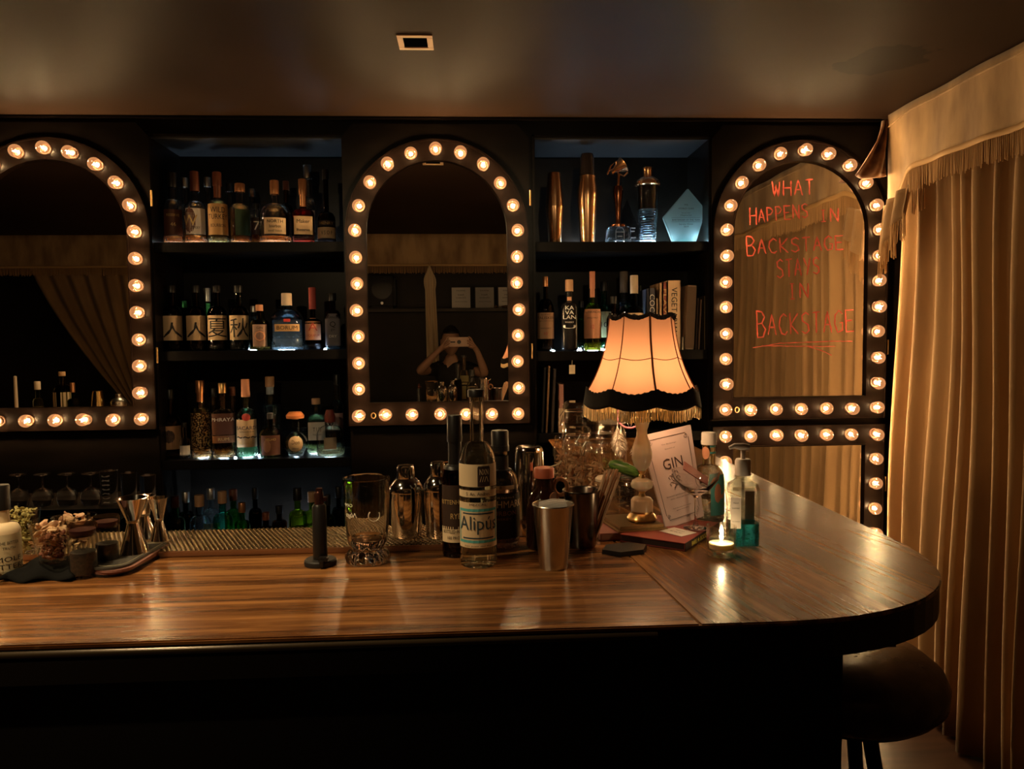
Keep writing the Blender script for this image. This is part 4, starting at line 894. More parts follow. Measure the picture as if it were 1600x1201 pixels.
# ---------------------------------------------------------------- what the mirrors show of the room behind
rv = thing('velvet_valance', 'straight brown velvet valance with fringe seen only in the mirrors, over the seats', 'valance', (-1, -0.6, 2.4))
O3 = Vector((-1, -0.6, 2.4))
def rfn(u, v): x = -4.6+6.2*u; return Vector((x, -0.62+0.006*math.sin(x*23), 2.62-(2.62-2.135)*v))-O3
cloth('drop', rfn, 90, 6, fabric, rv, 0.005)
cloth('trim_band', lambda u, v: rfn(u, 1)+Vector((0, .005, .010-.018*v)), 60, 1, mat('gold_trim'), rv, .003)
fringe('fringe', [rfn(i/40, 1) for i in range(41)], 0.068, fringe_m, rv, step=0.009, wid=.005)
sw = thing('swept_curtain', 'brown curtain gathered towards one side, reflected in the mirror at the frame edge', 'curtain', (-3.3, -0.75, 1.5))
O4 = Vector((-3.3, -0.75, 1.5))
def sfn(u, v):
    xt = -3.80+0.95*u; xb = -2.98+0.16*u; k = v**1.4
    return Vector((xt+(xb-xt)*k, -0.74+0.03*math.sin(u*38)*(1-.3*v), 2.30-(2.30-0.95)*v))-O4
cloth('folds', sfn, 90, 14, fabric_dk, sw, .005)
def sfn2(u, v): return Vector((-2.98+.16*u+.03*v*math.sin(u*6), -0.74+.03*math.sin(u*20), .95-.94*v))-O4
cloth('lower_folds', sfn2, 40, 6, fabric_dk, sw, .005)
rs = thing('wall_shelf', 'long black shelf on the wall behind the seats, seen in the middle mirror', 'shelf', (0, -1.6, 1.8))
bxo('board', -1.6, 1.5, -0.10, 0.12, -0.03, 0.0, mat('grey_black_paint', (0.05, 0.035, 0.025), 0.5), rs)
for i, (x, lb) in enumerate([(-0.045+.095, 'first framed certificate on the reflected shelf, nearest the hanging cloth'), (.285, 'middle framed certificate on the reflected shelf'), (.515, 'framed certificate behind the small brass cup on the reflected shelf')]):
    fr = thing('framed_certificate', lb, 'picture frame', (x, -1.60, 1.8), 0, 'certificates on the rear shelf')
    fr.rotation_euler = (0.08, 0, 0); fr.location.y = -1.585
    bm = bmesh.new(); ring_prism(bm, [(-.092, .008), (-.092, .212), (.092, .212), (.092, .008)], [(-.10, 0), (-.10, .22), (.10, .22), (.10, 0)], -.008, .008); finish('frame', bm, blackplastic, fr)
    bxo('paper', -.092, .092, -.004, .002, .008, .212, white if i != 1 else mat('grey_paper', (.5, .48, .46), .6), fr)
    bm = bmesh.new()
    for s, z, wd in (('CERTIFICATE', .18, .09), ('Award', .14, .06), ('of Excellence', .11, .10), ('presented to the bar', .07, .12)):
        put_text(bm, s, lambda u, v: (-u, .003, z+v), w=wd, mi=0)
    finish('lettering', bm, ink, fr, recalc=False)
tr = thing('brass_cup', 'small bright brass cup lying in front of the last reflected certificate', 'trophy', (.46, -1.50, 1.8145)); tr.rotation_euler = (0, PI/2, .2)
lo('cup', shell_profile([(0, -.08), (.02, -.08), (.02, -.072), (.004, -.06), (.004, -.02), (.010, 0), (.014, .05)], .0015, -.01), gold, tr, 16)
bm = bmesh.new(); box(bm, -.135, .135, -.11, .11, 0, .32, 0, .03); sp = thing('loudspeaker', 'black rounded loudspeaker on the reflected shelf', 'loudspeaker', (-.72, -1.58, 1.8005))
finish('cabinet', bm, rubber, sp)
lo('cone', [(0, .0), (.05, .01), (.09, .0), (.098, .0), (.098, .006), (.09, .006), (.05, .016), (0, .006)], blackplastic, sp, 28).rotation_euler = (-PI/2, 0, 0)
[c for c in sp.children if c.name.startswith('cone')][0].location = (0, .106, .19)
lo('badge', [(0, 0), (.014, 0), (.014, .003), (0, .003)], capsilver, sp, 12).rotation_euler = (-PI/2, 0, 0)
[c for c in sp.children if c.name.startswith('badge')][0].location = (0, .110, .055)
hc = thing('hanging_cloth', 'pale cloth hung by one corner behind the person, narrowing towards the hook', 'cloth', (-.235, -.50, 2.12))
def hfn(u, v):
    s = 2*u-1; wd = 0.006+0.034*min(1, (v*5))**.8+0.014*v
    if v > .05 and v < .22: wd += .018*math.sin((v-.05)/.17*PI)
    return Vector((s*wd+0.02*v, 0.018*math.cos(s*7)*min(1, v*6), -0.86*v+.0))
cloth('drape', hfn, 24, 30, mat('linen', (.62, .50, .34), .8), hc, .003)
tubo('hook', [(0, 0, -.01), (0, -.01, .02), (0, -.06, .03), (0, -.11, .03)], .003, brass, hc, 6)

# ---------------------------------------------------------------- things on the counter
def CF(px, pybase, pytop, wpx, Z=None):
    z = CT+0.0006 if Z is None else Z
    b = U(px, pybase, Z=z); d = (b-EYE).dot(_f); r = wpx/2*d/FPX; b = U(px, pybase, Y=None, Z=z); k = (b.y+r)/b.y
    b = Vector((b.x*k, b.y+r, z)); d = (b-EYE).dot(_f); r = wpx/2*d/FPX
    return b, r, U(px, pytop, Y=b.y).z-z
oldc = mat('antique_label', (.70, .56, .36), .6)
b, r, h = CF(748, 888, 608, 58)
mz = bottle('mezcal_bottle', 'tall clear mezcal bottle with cream label and blue lettering, nearest on the bar', b, r, h, body=.575, sh=.15, nr=.36, cap=.03, capm=blackplastic, capr=1.3, n=48, g=pure('clear_hero', (.97, 1, .93)), liq=(pure('clear_mezcal', (.98, .98, .85), 1.33), .16), base_r=None,
       lab=[(.12, .385, 2.5, oldc, [('Alipús', .40, .50, mat('navy_script', (.03, .06, .09), .5), .86), ('MEZCAL', .05, .955, mat('label_brown'), .35), ('San Juan del Rio', .04, .04, mat('label_brown'), .6)],
              {'bars': [(-.88, .92, .80, .86, teallab), (-.88, .92, .11, .17, teallab), (-.92, -.86, .11, .86, teallab), (.86, .92, .11, .86, teallab), (-.7, .7, .74, .77, mat('navy_script')), (-.7, .7, .20, .23, mat('navy_script'))]}),
            (.415, .455, 2.5, oldc, [('S. An. Andres', .5, .5, ink, .5)]), (.475, .605, 2.6, oldc, [], {'bars': [(.0, .52, .02, .88, mat('label_dark'))]}), (.485, .595, .62, mat('label_dark'), [('NXN', .30, .70, oldc, .75), ('///\\', .28, .32, oldc, .75)], {'turn': .34})])
b, r, h = CF(713, 872, 648, 43)
bottle('rye_bottle', 'dark brown rye bottle with sealed black neck, just left behind the clear mezcal', b, r, h, body=.58, sh=.18, nr=.46, cap=.14, capm=blackplastic, capr=1.16, n=36, g=pure('dark_brown', (.10, .03, .012)), liq=(dark_sp, .55), wrap=(.72, .99), wrapm=blackplastic,
       lab=[(.24, .60, 2.3, mat('label_walnut', (.035, .018, .012), .6), [('RITTENHOUSE', .10, .62, goldink, .95), ('RYE', .12, .30, goldink, .3)]), (.13, .26, 2.4, oldc, [('BOTTLED IN BOND', .22, .7, ink, .8), ('100 PROOF', .18, .3, ink, .5)])])
b, r, h = CF(783, 858, 672, 58)
bottle('bourbon_bottle', 'bourbon bottle with black label and block capitals behind the clear mezcal', b, r, h, body=.55, sh=.22, nr=.42, cap=.13, capm=blackplastic, capr=1.1, n=36, liq=(dark_sp, .55), wrap=(.76, .90), wrapm=blackplastic,
       lab=[(.10, .54, 2.9, mat('label_soot', (.015, .012, .012), .5), [('SUPERIOR OLD No 8', .04, .93, oldc, .5), ('BENCHMARK', .16, .78, oldc, .92), ('BOURBON', .10, .58, mat('label_rust', (.35, .14, .08), .5), .6), ('WHISKEY', .05, .45, mat('label_rust'), .4)]), (.585, .625, 1.6, oldc, [('8', .8, .5, ink)])])
# amber jug with ring handle
b, r, h = CF(851, 862, 728, 58)
jg = thing('amber_jug', 'dark glass jug with small ring handle and red screw cap', 'jug', b)
lo('glass_body', [(0, 0.003), (r*.9, 0), (r, .006), (r, h*.42), (r*.93, h*.55), (r*.7, h*.66), (r*.47, h*.73), (r*.43, h*.86), (0, h*.86)], mat('dark_jug_glass', (.025, .008, .005), .08, 0, .25), jg, 36)
lo('cap', [(0, h*.86+.0005), (r*.54, h*.86+.0005), (r*.54, h*.97), (r*.5, h*.985), (0, h*.985)], mat('cap_brick', (.42, .10, .05), .45), jg, 28)
bm = bmesh.new(); tube(bm, [(r*.88+r*.36*math.cos(a), 0, h*.74+r*.44*math.sin(a)) for a in [2*PI*i/24 for i in range(24)]], .0042, 10, True); finish('ring_handle', bm, mat('jug_handle_glass', (.42, .20, .10), .12, 0, .4), jg, smooth=True)
tubo('pull_tab', [(r*.3, 0, h*.985), (r*.8, 0, h*1.02), (r*.95, 0, h*1.06)], .0016, cream, jg, 6)
lo('seal', [(0, 0), (.010, 0), (.010, .002), (0, .002)], mat('seal_brown', (.30, .12, .06), .35), jg, 16).rotation_euler = (PI/2, 0, .5)
[c for c in jg.children if c.name.startswith('seal')][0].location = (r*.46, -r*.60, h*.64)
# upturned chrome tin
b, r, h = CF(828, 838, 697, 48)
t = thing('mixing_tin', 'tall polished mixing tin standing upside down behind the dark jug', 'cocktail shaker', b)
lo('tin', [(0, .002), (r*.98, .0), (r, .004), (r*1.02, h*.3), (r*.93, h*.93), (r*.86, h*.985), (r*.75, h), (0, h*.995)], chrome, t, 40)
# steel tin stuffed with folded paper
b, r, h = CF(865, 895, 786, 64)
t = thing('steel_tumbler', 'brushed steel tumbler filled with folded paper napkins, nearest tin on the bar', 'tumbler', b)
rb = r*.70
OP = [(0, .0), (rb*.95, .0), (rb, .004), (r*.96, h*.96), (r*1.03, h*.985), (r*1.0, h)]
lo('tin', OP+[(r*.94, h*.97), (rb*.94, .006), (0, .006)], steel, t, 44)
bm = bmesh.new(); rnd = random.Random(4)
for i in range(6):
    a = rnd.uniform(-.5, .5)+i*.5; w_ = r*.8
    P = [Vector((-w_*.85, -w_*.3+.008*i-.012, h*.7)), Vector((w_*.85, -w_*.25+.008*i-.012, h*.7)), Vector((w_*.8, -w_*.1+.007*i-.01, h*(1.0+.02*rnd.random()))), Vector((0, .006*i-.012, h*(1.02+.02*rnd.random()))), Vector((-w_*.8, -w_*.15+.007*i-.012, h*.99))]
    bm.faces.new([bm.verts.new(p) for p in P])
nap = finish('napkins', bm, white, t, recalc=False); nap.modifiers.new('thickness', 'SOLIDIFY').thickness = .0012; nap['kind'] = 'stuff'
# dark tin of straws
b, r, h = CF(909, 860, 764, 58)
dt = thing('straw_tin', 'dark steel tumbler holding a leaning bundle of straws', 'tumbler', b)
rb = r*.78
lo('tin', [(0, 0), (rb*.95, 0), (rb, .004), (r*.97, h*.97), (r*1.03, h*.985), (r, h), (r*.93, h*.97), (rb*.93, .006), (0, .006)], darksteel, dt, 40)
strawm = mat('kraft_straw', (.66, .42, .26), .6); k = 0
for i in range(5):
    for j in range(3):
        t = thing('drinking_straw', 'kraft paper drinking straw in the leaning bundle in the dark tumbler', 'straw', b+Vector((r*.05+i*.0052, (j-1)*.006+(i % 2)*.002, .008)), 0, 'paper straws in the dark tumbler')
        bm = bmesh.new(); L = .128+.006*((i*3+j*5) % 4)
        lathe(bm, [(.0023, 0), (.0027, 0), (.0027, L), (.0023, L), (.0023, 0)], 8); o = finish('tube', bm, strawm, t, smooth=True)
        t.rotation_euler = (.02*(j-1), .33+.012*i, 0)
# cobbler shakers on the tray
for (px, base, top, wp, lb) in [(636, 843, 725, 54, 'polished cobbler shaker beside the mixing glass'), (686, 843, 720, 46, 'polished cobbler shaker with bent strainer tag, by the rye bottle')]:
    b, r, h = CF(px, base, top, wp, MATZ)
    t = thing('cobbler_shaker', lb, 'cocktail shaker', b)
    lo('body', [(0, .001), (r*.80, 0), (r*.84, .004), (r*1.0, h*.50), (r*.98, h*.62)], chrome, t, 40)
    lo('strainer_top', [(r*.99, h*.62), (r*1.0, h*.635), (r*.93, h*.71), (r*.62, h*.80), (r*.50, h*.815), (r*.47, h*.82), (0, h*.82)], chrome, t, 40)
    lo('cap', [(r*.52, h*.80), (r*.53, h*.81), (r*.50, h*.95), (r*.44, h*.99), (0, h)], chrome, t, 32)
    if px > 650: tubo('wire_tag', [(r*.35, -.005, h*.99), (r*.75, -.01, h*1.0), (r*1.0, -.01, h*1.05)], .0012, copper, t, 6)
# mixing glass
b, r, h = CF(575, 886, 745, 73)
mg = thing('mixing_glass', 'large clear mixing glass with pour lip, etched letters and a swirled foot', 'mixing glass', b)
OUT = [(0, .002), (r*.86, 0), (r*.93, .004), (r*.95, .010), (r*.88, .016), (r*.70, .023), (r*.72, .028), (r*.84, .036), (r*.88, .05), (r*.97, h*.80), (r*1.0, h*.985), (r*.985, h)]
INN = [(r*.93, h*.985), (r*.90, h*.8), (r*.82, .056), (r*.70, .042), (0, .038)]
def lip(rr, a, z):
    k = math.exp(-((a-2.6)/.22)**2)*max(0, (z/h-.88)/.12)
    tw = (1+.035*math.sin(a*14+z*160)) if z < .024 else 1
    return (rr*tw*(1+.22*k)*math.cos(a), rr*tw*(1+.22*k)*math.sin(a), z-.004*k)
lo('glass', OUT+INN, mat('hero_crystal', (.98, .99, .97), 0, 0, 1.0, 1.45), mg, 72, lip)
bm = bmesh.new()
def cyl(u, v): th = -PI/2+u/(r*.96); return (r*.985*math.cos(th), r*.985*math.sin(th), v+h*.62)
put_text(bm, 'CAMP', lambda u, v: cyl(-u-.030, v+.014), w=.020, mi=0); put_text(bm, 'Naga', lambda u, v: cyl(-u-.024, v-.004), w=.024, mi=0, shear=.4)
tube(bm, [cyl(.018+.010*math.cos(a), -.004+.010*math.sin(a)) for a in [PI*.75+PI*1.4*i/14 for i in range(15)]], .0010, 5)
finish('etched_lettering', bm, mat('etching', (.9, .85, .75), .6), mg, recalc=False)
# black cylinder stand
b, r, h = CF(501, 888, 762, 50)
st_ = thing('black_cylinder_stand', 'slim black cylinder with clip head standing on a round black foot', 'stand', b)
lo('foot', [(0, 0), (r*.98, 0), (r, .003), (r*.98, .008), (r*.9, .010), (0, .010)], rubber, st_, 36)
lo('cylinder', [(0, .0102), (r*.44, .0102), (r*.45, .013), (r*.43, h*.76), (r*.34, h*.79), (0, h*.79)], blackplastic, st_, 28)
lo('neck', [(0, h*.79), (r*.28, h*.79), (r*.28, h*.93), (r*.2, h*.96), (0, h*.96)], mat('dark_bronze', (.10, .04, .03), .25, .8), st_, 20)
bm = bmesh.new(); box(bm, -r*.15, r*.22, -r*.2, r*.2, h*.93, h, 0, .001); box(bm, r*.22, r*.50, -r*.12, r*.12, h*.83, h*.88, 0, .001); finish('clip', bm, mat('dark_bronze'), st_)
bm = bmesh.new(); box(bm, r*.05, r*.6, -r*.9, -r*.45, .0102, .018, 0, .001); box(bm, r*.15, r*.4, -r*1.15, -r*.9, .002, .014, 0, .001); finish('foot_catch', bm, blackplastic, st_)

# far end: bitters, jars, bowls, jiggers, boards
b, r, h = CF(8, 906, 757, 48)
bottle('bitters_bottle', 'paper-wrapped bitters bottle with black dropper cap at the edge of the view', b, r, h, body=.60, sh=.14, nr=.40, cap=.20, capm=blackplastic, capr=1.25, g=g_brown, wrap=(.60, .92), wrapm=oldc,
       lab=[(.02, .60, 5.0, mat('wrap_paper', (.62, .55, .36), .7), []), (.10, .52, 2.4, mat('wrap_paper'), [('THE BITTER', .10, .92, ink, .5), ('TRUTH', .08, .75, ink, .3), ('MOLE', .16, .40, ink, .62), ('BITTERS', .16, .16, ink, .85)], {'turn': .35})])
b, r, h = CF(-22, 920, 845, 30)
t = thing('small_glass', 'small clear glass cut by the edge of the view beside the wrapped bitters', 'glass', b)
lo('glass', shell_profile([(0, .001), (r, 0), (r*1.15, h)], .0018, .004), thin_glass('vessel'), t, 24)
def chunks(bm, c, R_, z0, z1, n_, s, rnd, mi=0):
    for i in range(n_):
        a = rnd.uniform(0, 2*PI); rr = R_*math.sqrt(rnd.random()); z = rnd.uniform(z0, z1)
        m_ = Matrix.Translation(Vector(c)+Vector((rr*math.cos(a), rr*math.sin(a), z))) @ Matrix.Rotation(rnd.uniform(0, 6), 4, Vector((rnd.random(), rnd.random(), rnd.random()+.01)).normalized()) @ Matrix.Diagonal((s*rnd.uniform(.7, 1.5), s*rnd.uniform(.3, .8), s*rnd.uniform(.15, .4), 1))
        q = bmesh.ops.create_icosphere(bm, subdivisions=1, radius=1, matrix=m_)
        for v in q['verts']:
            for f in v.link_faces: f.material_index = mi
petal_m = noise_col(mat('dried_petals', rough=.7), (.10, .02, .015), (.38, .16, .09), (90, 90, 90)); peel_m = noise_col(mat('dried_peel', rough=.7), (.45, .22, .12), (.75, .52, .32), (60, 60, 60)); cham_m = noise_col(mat('dried_chamomile', rough=.8), (.25, .20, .06), (.62, .55, .22), (90, 90, 90)); dark_m = noise_col(mat('black_tea', rough=.8), (.008, .006, .005), (.03, .02, .015), (200, 200, 200))
rnd = random.Random(9)
def vessel(label, px, base, top, wtop, wbot, Z, fillm, fill, name='herb_glass', cat='glass', nch=160, fs=.006, top2=None, group=None):
    b, r, h = CF(px, base, top, wbot, Z); k = wtop/wbot
    t = thing(name, label, cat, b, 0, group)
    lo('glass', shell_profile([(0, .001), (r*.9, 0), (r, .004), (r*(1+(k-1)*.55), h*.5), (r*k, h)], .0018, .004), thin_glass('vessel'), t, 36)
    bm = bmesh.new(); rr = r*(1+(k-1)*fill*.8)
    for q in range(6):
        zf = fill*q/6; chunks(bm, (0, 0, 0), (r*(1+(k-1)*zf)-.006)*.95, h*zf+.006, h*(zf+fill/6)+.004, nch//6, fs, rnd)
    o = finish('dried_herbs', bm, fillm, t); o['kind'] = 'stuff'
    if top2:
        bm = bmesh.new(); chunks(bm, (0, 0, 0), rr*.75, h*fill, h*(fill+.25), 22, fs*1.7, rnd); o = finish('dried_peel', bm, top2, t); o['kind'] = 'stuff'
    return t, b, r, h
# black napkin mound under the vessels
b, r, h = CF(82, 905, 880, 90)
def napfn(u, v):
    x = (u-.5)*.125; y = (v-.5)*.12; e = max(abs(u-.5), abs(v-.5))*2
    return Vector((x+.006*math.sin(v*9), y+.006*math.sin(u*11), .020*(1-e**3)+.003*math.sin(u*14+v*5)+.0045*max(0, e-.7)+.001))
t = thing('black_napkin', 'crumpled black cloth under the glass of dried rose petals', 'napkin', b)
cloth('cloth', napfn, 26, 22, mat('black_cloth', (.006, .006, .006), .9, spec=.1), t, .0015)
NZ = CT+.0245
vessel('flared glass of dark dried rose petals topped with peel, standing on the black cloth', 84, 882, 812, 66, 38, NZ, petal_m, .66, top2=peel_m)
vessel('wider glass of pale dried orange peel behind the glass of rose petals', 118, 862, 806, 64, 40, CT+.0006, peel_m, .95, fs=.009, nch=90)
vessel('glass of yellow dried chamomile beside the wrapped bitters', 36, 868, 797, 54, 36, CT+.0006, cham_m, 1.0, fs=.006)
b, r, h = CF(14, 850, 800, 40); 
def vial(label, px, base, top, wp, cap=.22):
    b, r, h = CF(px, base, top, wp); t = thing('spice_jar', label, 'jar', b, 0)
    lo('glass', shell_profile([(0, .001), (r*.95, 0), (r, .003), (r, h*.80), (r*.93, h*.83)], .0022, .006), thin_glass('vessel'), t, 32)
    lo('contents', [(0, .0065), (r*.93-.001, .0065), (r*.93-.001, h*.48), (0, h*.50)], dark_m, t, 28)
    lo('lid', [(0, h*.78), (r*.88, h*.78), (r*.88, h*.83), (r*1.02, h*.835), (r*1.04, h*.97), (r*.98, h), (0, h)], thin_glass('lid', (.55, .45, .40)), t, 32)
    lo('lid_seal', [(0, h*.80), (r*.86, h*.80), (r*.86, h*.83), (r*.9, h*.90), (0, h*.90)], mat('seal_plum', (.10, .05, .06), .5), t, 28)
    bm = bmesh.new(); put_text(bm, 'Clove' if px < 150 else 'Pepper', lambda u, v: (r*1.01*math.cos(-PI/2+.35+u/r), r*1.01*math.sin(-PI/2+.35+u/r), h*.60+v), w=r*.8, mi=0); finish('lettering', bm, ink, t, recalc=False)
vial('lidded glass spice jar of black cloves, the nearer of the pair', 132, 906, 818, 42)
vial('lidded glass spice jar behind the clove jar, nearer the jiggers', 169, 892, 805, 37)
A = U(234, 861, Z=CT); Bp = U(180, 892, Z=CT); dr = (Bp-A).normalized(); nrm = Vector((-dr.y, dr.x, 0)); Lc = (Bp-A).length+.012
cards = ['topmost rounded card of the stack, dark grey with a thin border', 'second card of the stack, brick pink, under the grey one', 'third card of the stack with a pink edge', 'lowest card of the stack, black edged, slid towards the jiggers']
for i in range(4):
    z0 = CT+.0006+(3-i)*.0042; sh_ = [(0, 0), (.003, -.001), (.006, .002), (.012, .001)][i]
    t = thing('rounded_card', cards[i], 'card', A+Vector((sh_[0], sh_[1], z0-CT)), math.atan2(dr.y, dr.x)+[0, .03, -.04, -.12][i], 'stack of rounded cards')
    hw = .033; O_ = [(0, -hw), (Lc-.005, -hw)]+[(Lc-.005+hw*math.cos(a), hw*math.sin(a)) for a in [-PI/2+PI*k/14 for k in range(1, 14)]]+[(Lc-.005, hw), (0, hw)]
    slab('card', O_, 0, .0038, [mat('card_grey', (.045, .042, .036), .45), mat('card_pink', (.30, .14, .11), .5), mat('card_pink'), blackplastic][i], t, 0)
    if i == 0:
        bm = bmesh.new()
        for P in ([(.006, -hw+.005), (.055, -hw+.005), (.055, hw-.005), (.006, hw-.005)],): tube(bm, [(x, y, .0040) for x, y in P], .0005, 4, True)
        tube(bm, [(.062, -hw+.007, .004), (Lc-.01, -hw+.007, .004)]+[(Lc-.01+(hw-.007)*math.cos(a), (hw-.007)*math.sin(a), .004) for a in [-PI/2+PI*k/10 for k in range(1, 10)]]+[(Lc-.01, hw-.007, .004), (.062, hw-.007, .004)], .0004, 4, True)
        box(bm, .026, .036, -.012, .012, .0038, .0044); finish('printed_border', bm, mat('gold_print', (.55, .48, .30), .5), t)
def jigger(label, px, base, top, wt, wb, waist=.55, Z=MATZ):
    b, r, h = CF(px, base, top, wb, Z); k = wt/wb; t = thing('jigger', label, 'jigger', b, 0, 'polished double jiggers')
    w0 = r*.34
    lo('lower_cup', [(0, .004), (r*.9, .004), (r*.95, 0), (r, .002), (r*.97, .005), (w0, h*waist), (0, h*waist)], chrome, t, 36)
    lo('upper_cup', [(0, h*waist), (w0, h*waist), (w0*1.25, h*(waist+.02)), (r*k, h*.985), (r*k*1.04, h), (r*k*.98, h), (w0, h*(waist+.05)), (0, h*(waist+.04))], chrome, t, 36)
    lo('collar', [(w0, h*waist-.002), (w0*1.35, h*waist), (w0*1.35, h*waist+.003), (w0, h*waist+.005)], steel, t, 28)
jigger('tallest flared jigger on the studded tray, with a small pouring lip', 210, 870, 777, 46, 44, .57)
jigger('jigger partly hidden behind the flared one', 228, 846, 774, 32, 34, .55)
jigger('slimmer jigger with a ringed waist beside the flared pair', 250, 850, 777, 30, 30, .5)
# glasses upside down on the ledge below the far mirror
bxo('trim_3', -3.5, AL[0]-.02, 2.72, WY, .86, .90, blackwood); struct(bpy.data.objects['trim_3'])
bxo('wall_ledge_base', -3.5, AL[0]-.02, 2.76, WY, 0, .86, blackwood); struct(bpy.data.objects['wall_ledge_base'])
for i, px in enumerate([30, 68, 106, 143]):
    b = U(px, 790, Y=2.80); b.z = .9006
    t = thing('stemmed_glass', ['upturned stemmed glass on the dark ledge, nearest the chamomile glass', 'upturned stemmed glass second along the dark ledge', 'upturned stemmed glass third along the dark ledge', 'upturned stemmed glass next to the cut-glass beaker'][i], 'glass', b, 0, 'upturned glasses on the ledge')
    lo('bowl', [(.030, 0), (.036, .03), (.030, .055), (.004, .065), (.003, .105), (.028, .112), (.028, .114), (0, .116), (0, .112), (.0015, .065), (.028, .054), (.034, .03), (.0285, 0), (.030, 0)], pure('ledge_glass', (.95, .97, 1)), t, 28)
for i, (px, wp, top, lb) in enumerate([(172, 26, 735, 'cut-glass beaker with frosted pattern on the dark ledge'), (203, 24, 738, 'plain tall glass on the dark ledge behind the jiggers'), (232, 24, 742, 'plain tall glass on the dark ledge by the shelf bay')]):
    b = U(px, 792, Y=2.80); b.z = .9006; r = wp/2*2.85/FPX; h = U(px, top, Y=2.8).z-.9
    t = thing('tall_glass', lb, 'glass', b)
    lo('glass', shell_profile([(0, .001), (r*.85, 0), (r, h)], .002, .008), pure('ledge_glass'), t, 28)
    if i == 0:
        bm = bmesh.new()
        for k in range(7): tube(bm, [(r*.9*math.cos(a)*(.93+.1*zz/h), r*.9*math.sin(a)*(.93+.1*zz/h), zz) for a, zz in [(-PI/2+.5*math.sin(k*1.3+q*.9), h*(.08+.13*k+.02*math.sin(q*2))) for q in range(8)]], .0011, 4)
        finish('cut_pattern', bm, whiteink, t)

# ---------------------------------------------------------------- table lamp
LB = U(1003, 812, Z=CT+.026); LB.z = CT+.0262
lamp = thing('table_lamp', 'table lamp with glowing cream fabric shade, black lace edge and gold fringe', 'lamp', LB)
dL = (LB-EYE).dot(_f); mpx = dL/FPX
zS0 = U(1005, 646, Y=LB.y).z-LB.z; zS1 = U(1005, 492, Y=LB.y).z-LB.z
NP = 8
def shade_pt(u, v, off=0.0):
    """u round 0-1, v from the top rim 0 to the hem 1"""
    a = 2*PI*u+PI/NP*0+.02; rt, rb = 49*mpx, 84*mpx
    r0 = rt+(rb-rt)*(0.35*v+0.65*v**2.6)
    s = (u*NP) % 1.0; sag = math.sin(PI*s)
    r0 *= 1-0.022*sag*(1-.3*v)
    zt = zS1-0.008*sag; zb = zS0+.048-0.010*sag
    return Vector(((r0+off)*math.cos(a-PI/2), (r0+off)*math.sin(a-PI/2), zt+(zb-zt)*v))
shm = bpy.data.materials.new('shade_fabric'); shm.use_nodes = True; n, l = shm.node_tree.nodes, shm.node_tree.links; n.remove(n['Principled BSDF'])
df = n.new('ShaderNodeBsdfDiffuse'); tl = n.new('ShaderNodeBsdfTranslucent'); mxs = n.new('ShaderNodeMixShader'); mxs.inputs[0].default_value = .6
df.inputs[0].default_value = (.62, .40, .27, 1); tl.inputs[0].default_value = (.40, .215, .13, 1)
l.new(df.outputs[0], mxs.inputs[1]); l.new(tl.outputs[0], mxs.inputs[2]); l.new(mxs.outputs[0], n['Material Output'].inputs[0])
bm = bmesh.new(); NU, NV = 128, 20
G = [[bm.verts.new(shade_pt(i/NU, j/NV)) for i in range(NU)] for j in range(NV+1)]
for j in range(NV):
    for i in range(NU): bm.faces.new((G[j][i], G[j][(i+1) % NU], G[j+1][(i+1) % NU], G[j+1][i])).smooth = True
shade = finish('lamp_shade', bm, shm, lamp, recalc=False)
lace = mat('black_lace', (.010, .006, .005), .8); seam = mat('shade_seam', (.16, .05, .02), .7)
bm = bmesh.new()
for k in range(NP): tube(bm, [shade_pt(k/NP, j/16, .0012) for j in range(17)], .0011 if k else .0022, 5)
finish('rib_seam', bm, seam, shade, smooth=True)
bm = bmesh.new(); tube(bm, [shade_pt(i/96, .56-.03*math.sin(PI*((i/96*NP) % 1)), .001) for i in range(96)], .0008, 4, True); finish('cross_thread', bm, seam, shade, smooth=True)
bm = bmesh.new(); rnd = random.Random(2)
for i in range(160): p = shade_pt(i/160, 0.0, .001); tube(bm, [p+Vector((0, 0, -.003)), p+Vector((rnd.uniform(-.002, .002), rnd.uniform(-.002, .002), .003+rnd.uniform(0, .002)))], .0030, 5)
finish('top_trim', bm, lace, shade, smooth=True)
def lacefn(i, j, NJ=6):
    p = shade_pt(i/192, 1.0, .0015); f = j/NJ; s = (i/192*NP) % 1
    return Vector((p.x*(1+.05*f), p.y*(1+.05*f), p.z+.008-(.034-.002*math.sin(PI*s))*f+(.0012*math.sin(i*1.9) if j == 0 else 0)))
bm = bmesh.new(); G = [[bm.verts.new(lacefn(i, j)) for i in range(192)] for j in range(7)]
for j in range(6):
    for i in range(192): bm.faces.new((G[j][i], G[j][(i+1) % 192], G[j+1][(i+1) % 192], G[j+1][i])).smooth = True
o = finish('lace_band', bm, lace, shade, recalc=False); o.modifiers.new('thickness', 'SOLIDIFY').thickness = .0025
bm = bmesh.new()
for i in range(230):
    p = lacefn(i/230*192, 6); q = p+Vector((rnd.uniform(-.0015, .0015), rnd.uniform(-.0015, .0015), -.022+rnd.uniform(-.0015, .0015)))
    tube(bm, [p+Vector((0, 0, .002)), (p+q)/2+Vector((rnd.uniform(-.001, .001), 0, 0)), q], [.0010, .0013, .0015], 4)
finish('gold_fringe', bm, mat('gold_fringe_thread', (.92, .70, .36), .55), shade, smooth=True)
bm = bmesh.new()
for k in range(3): a = k*2*PI/3; p = shade_pt(a/(2*PI), 0.02, -.002); tube(bm, [(0, 0, p.z-.02), (p.x*.5, p.y*.5, p.z-.012), p], .0012, 5)
tube(bm, [(0, 0, zS1-.085), (0, 0, zS1-.02)], .003, 8); finish('spider', bm, brass, lamp, smooth=True)
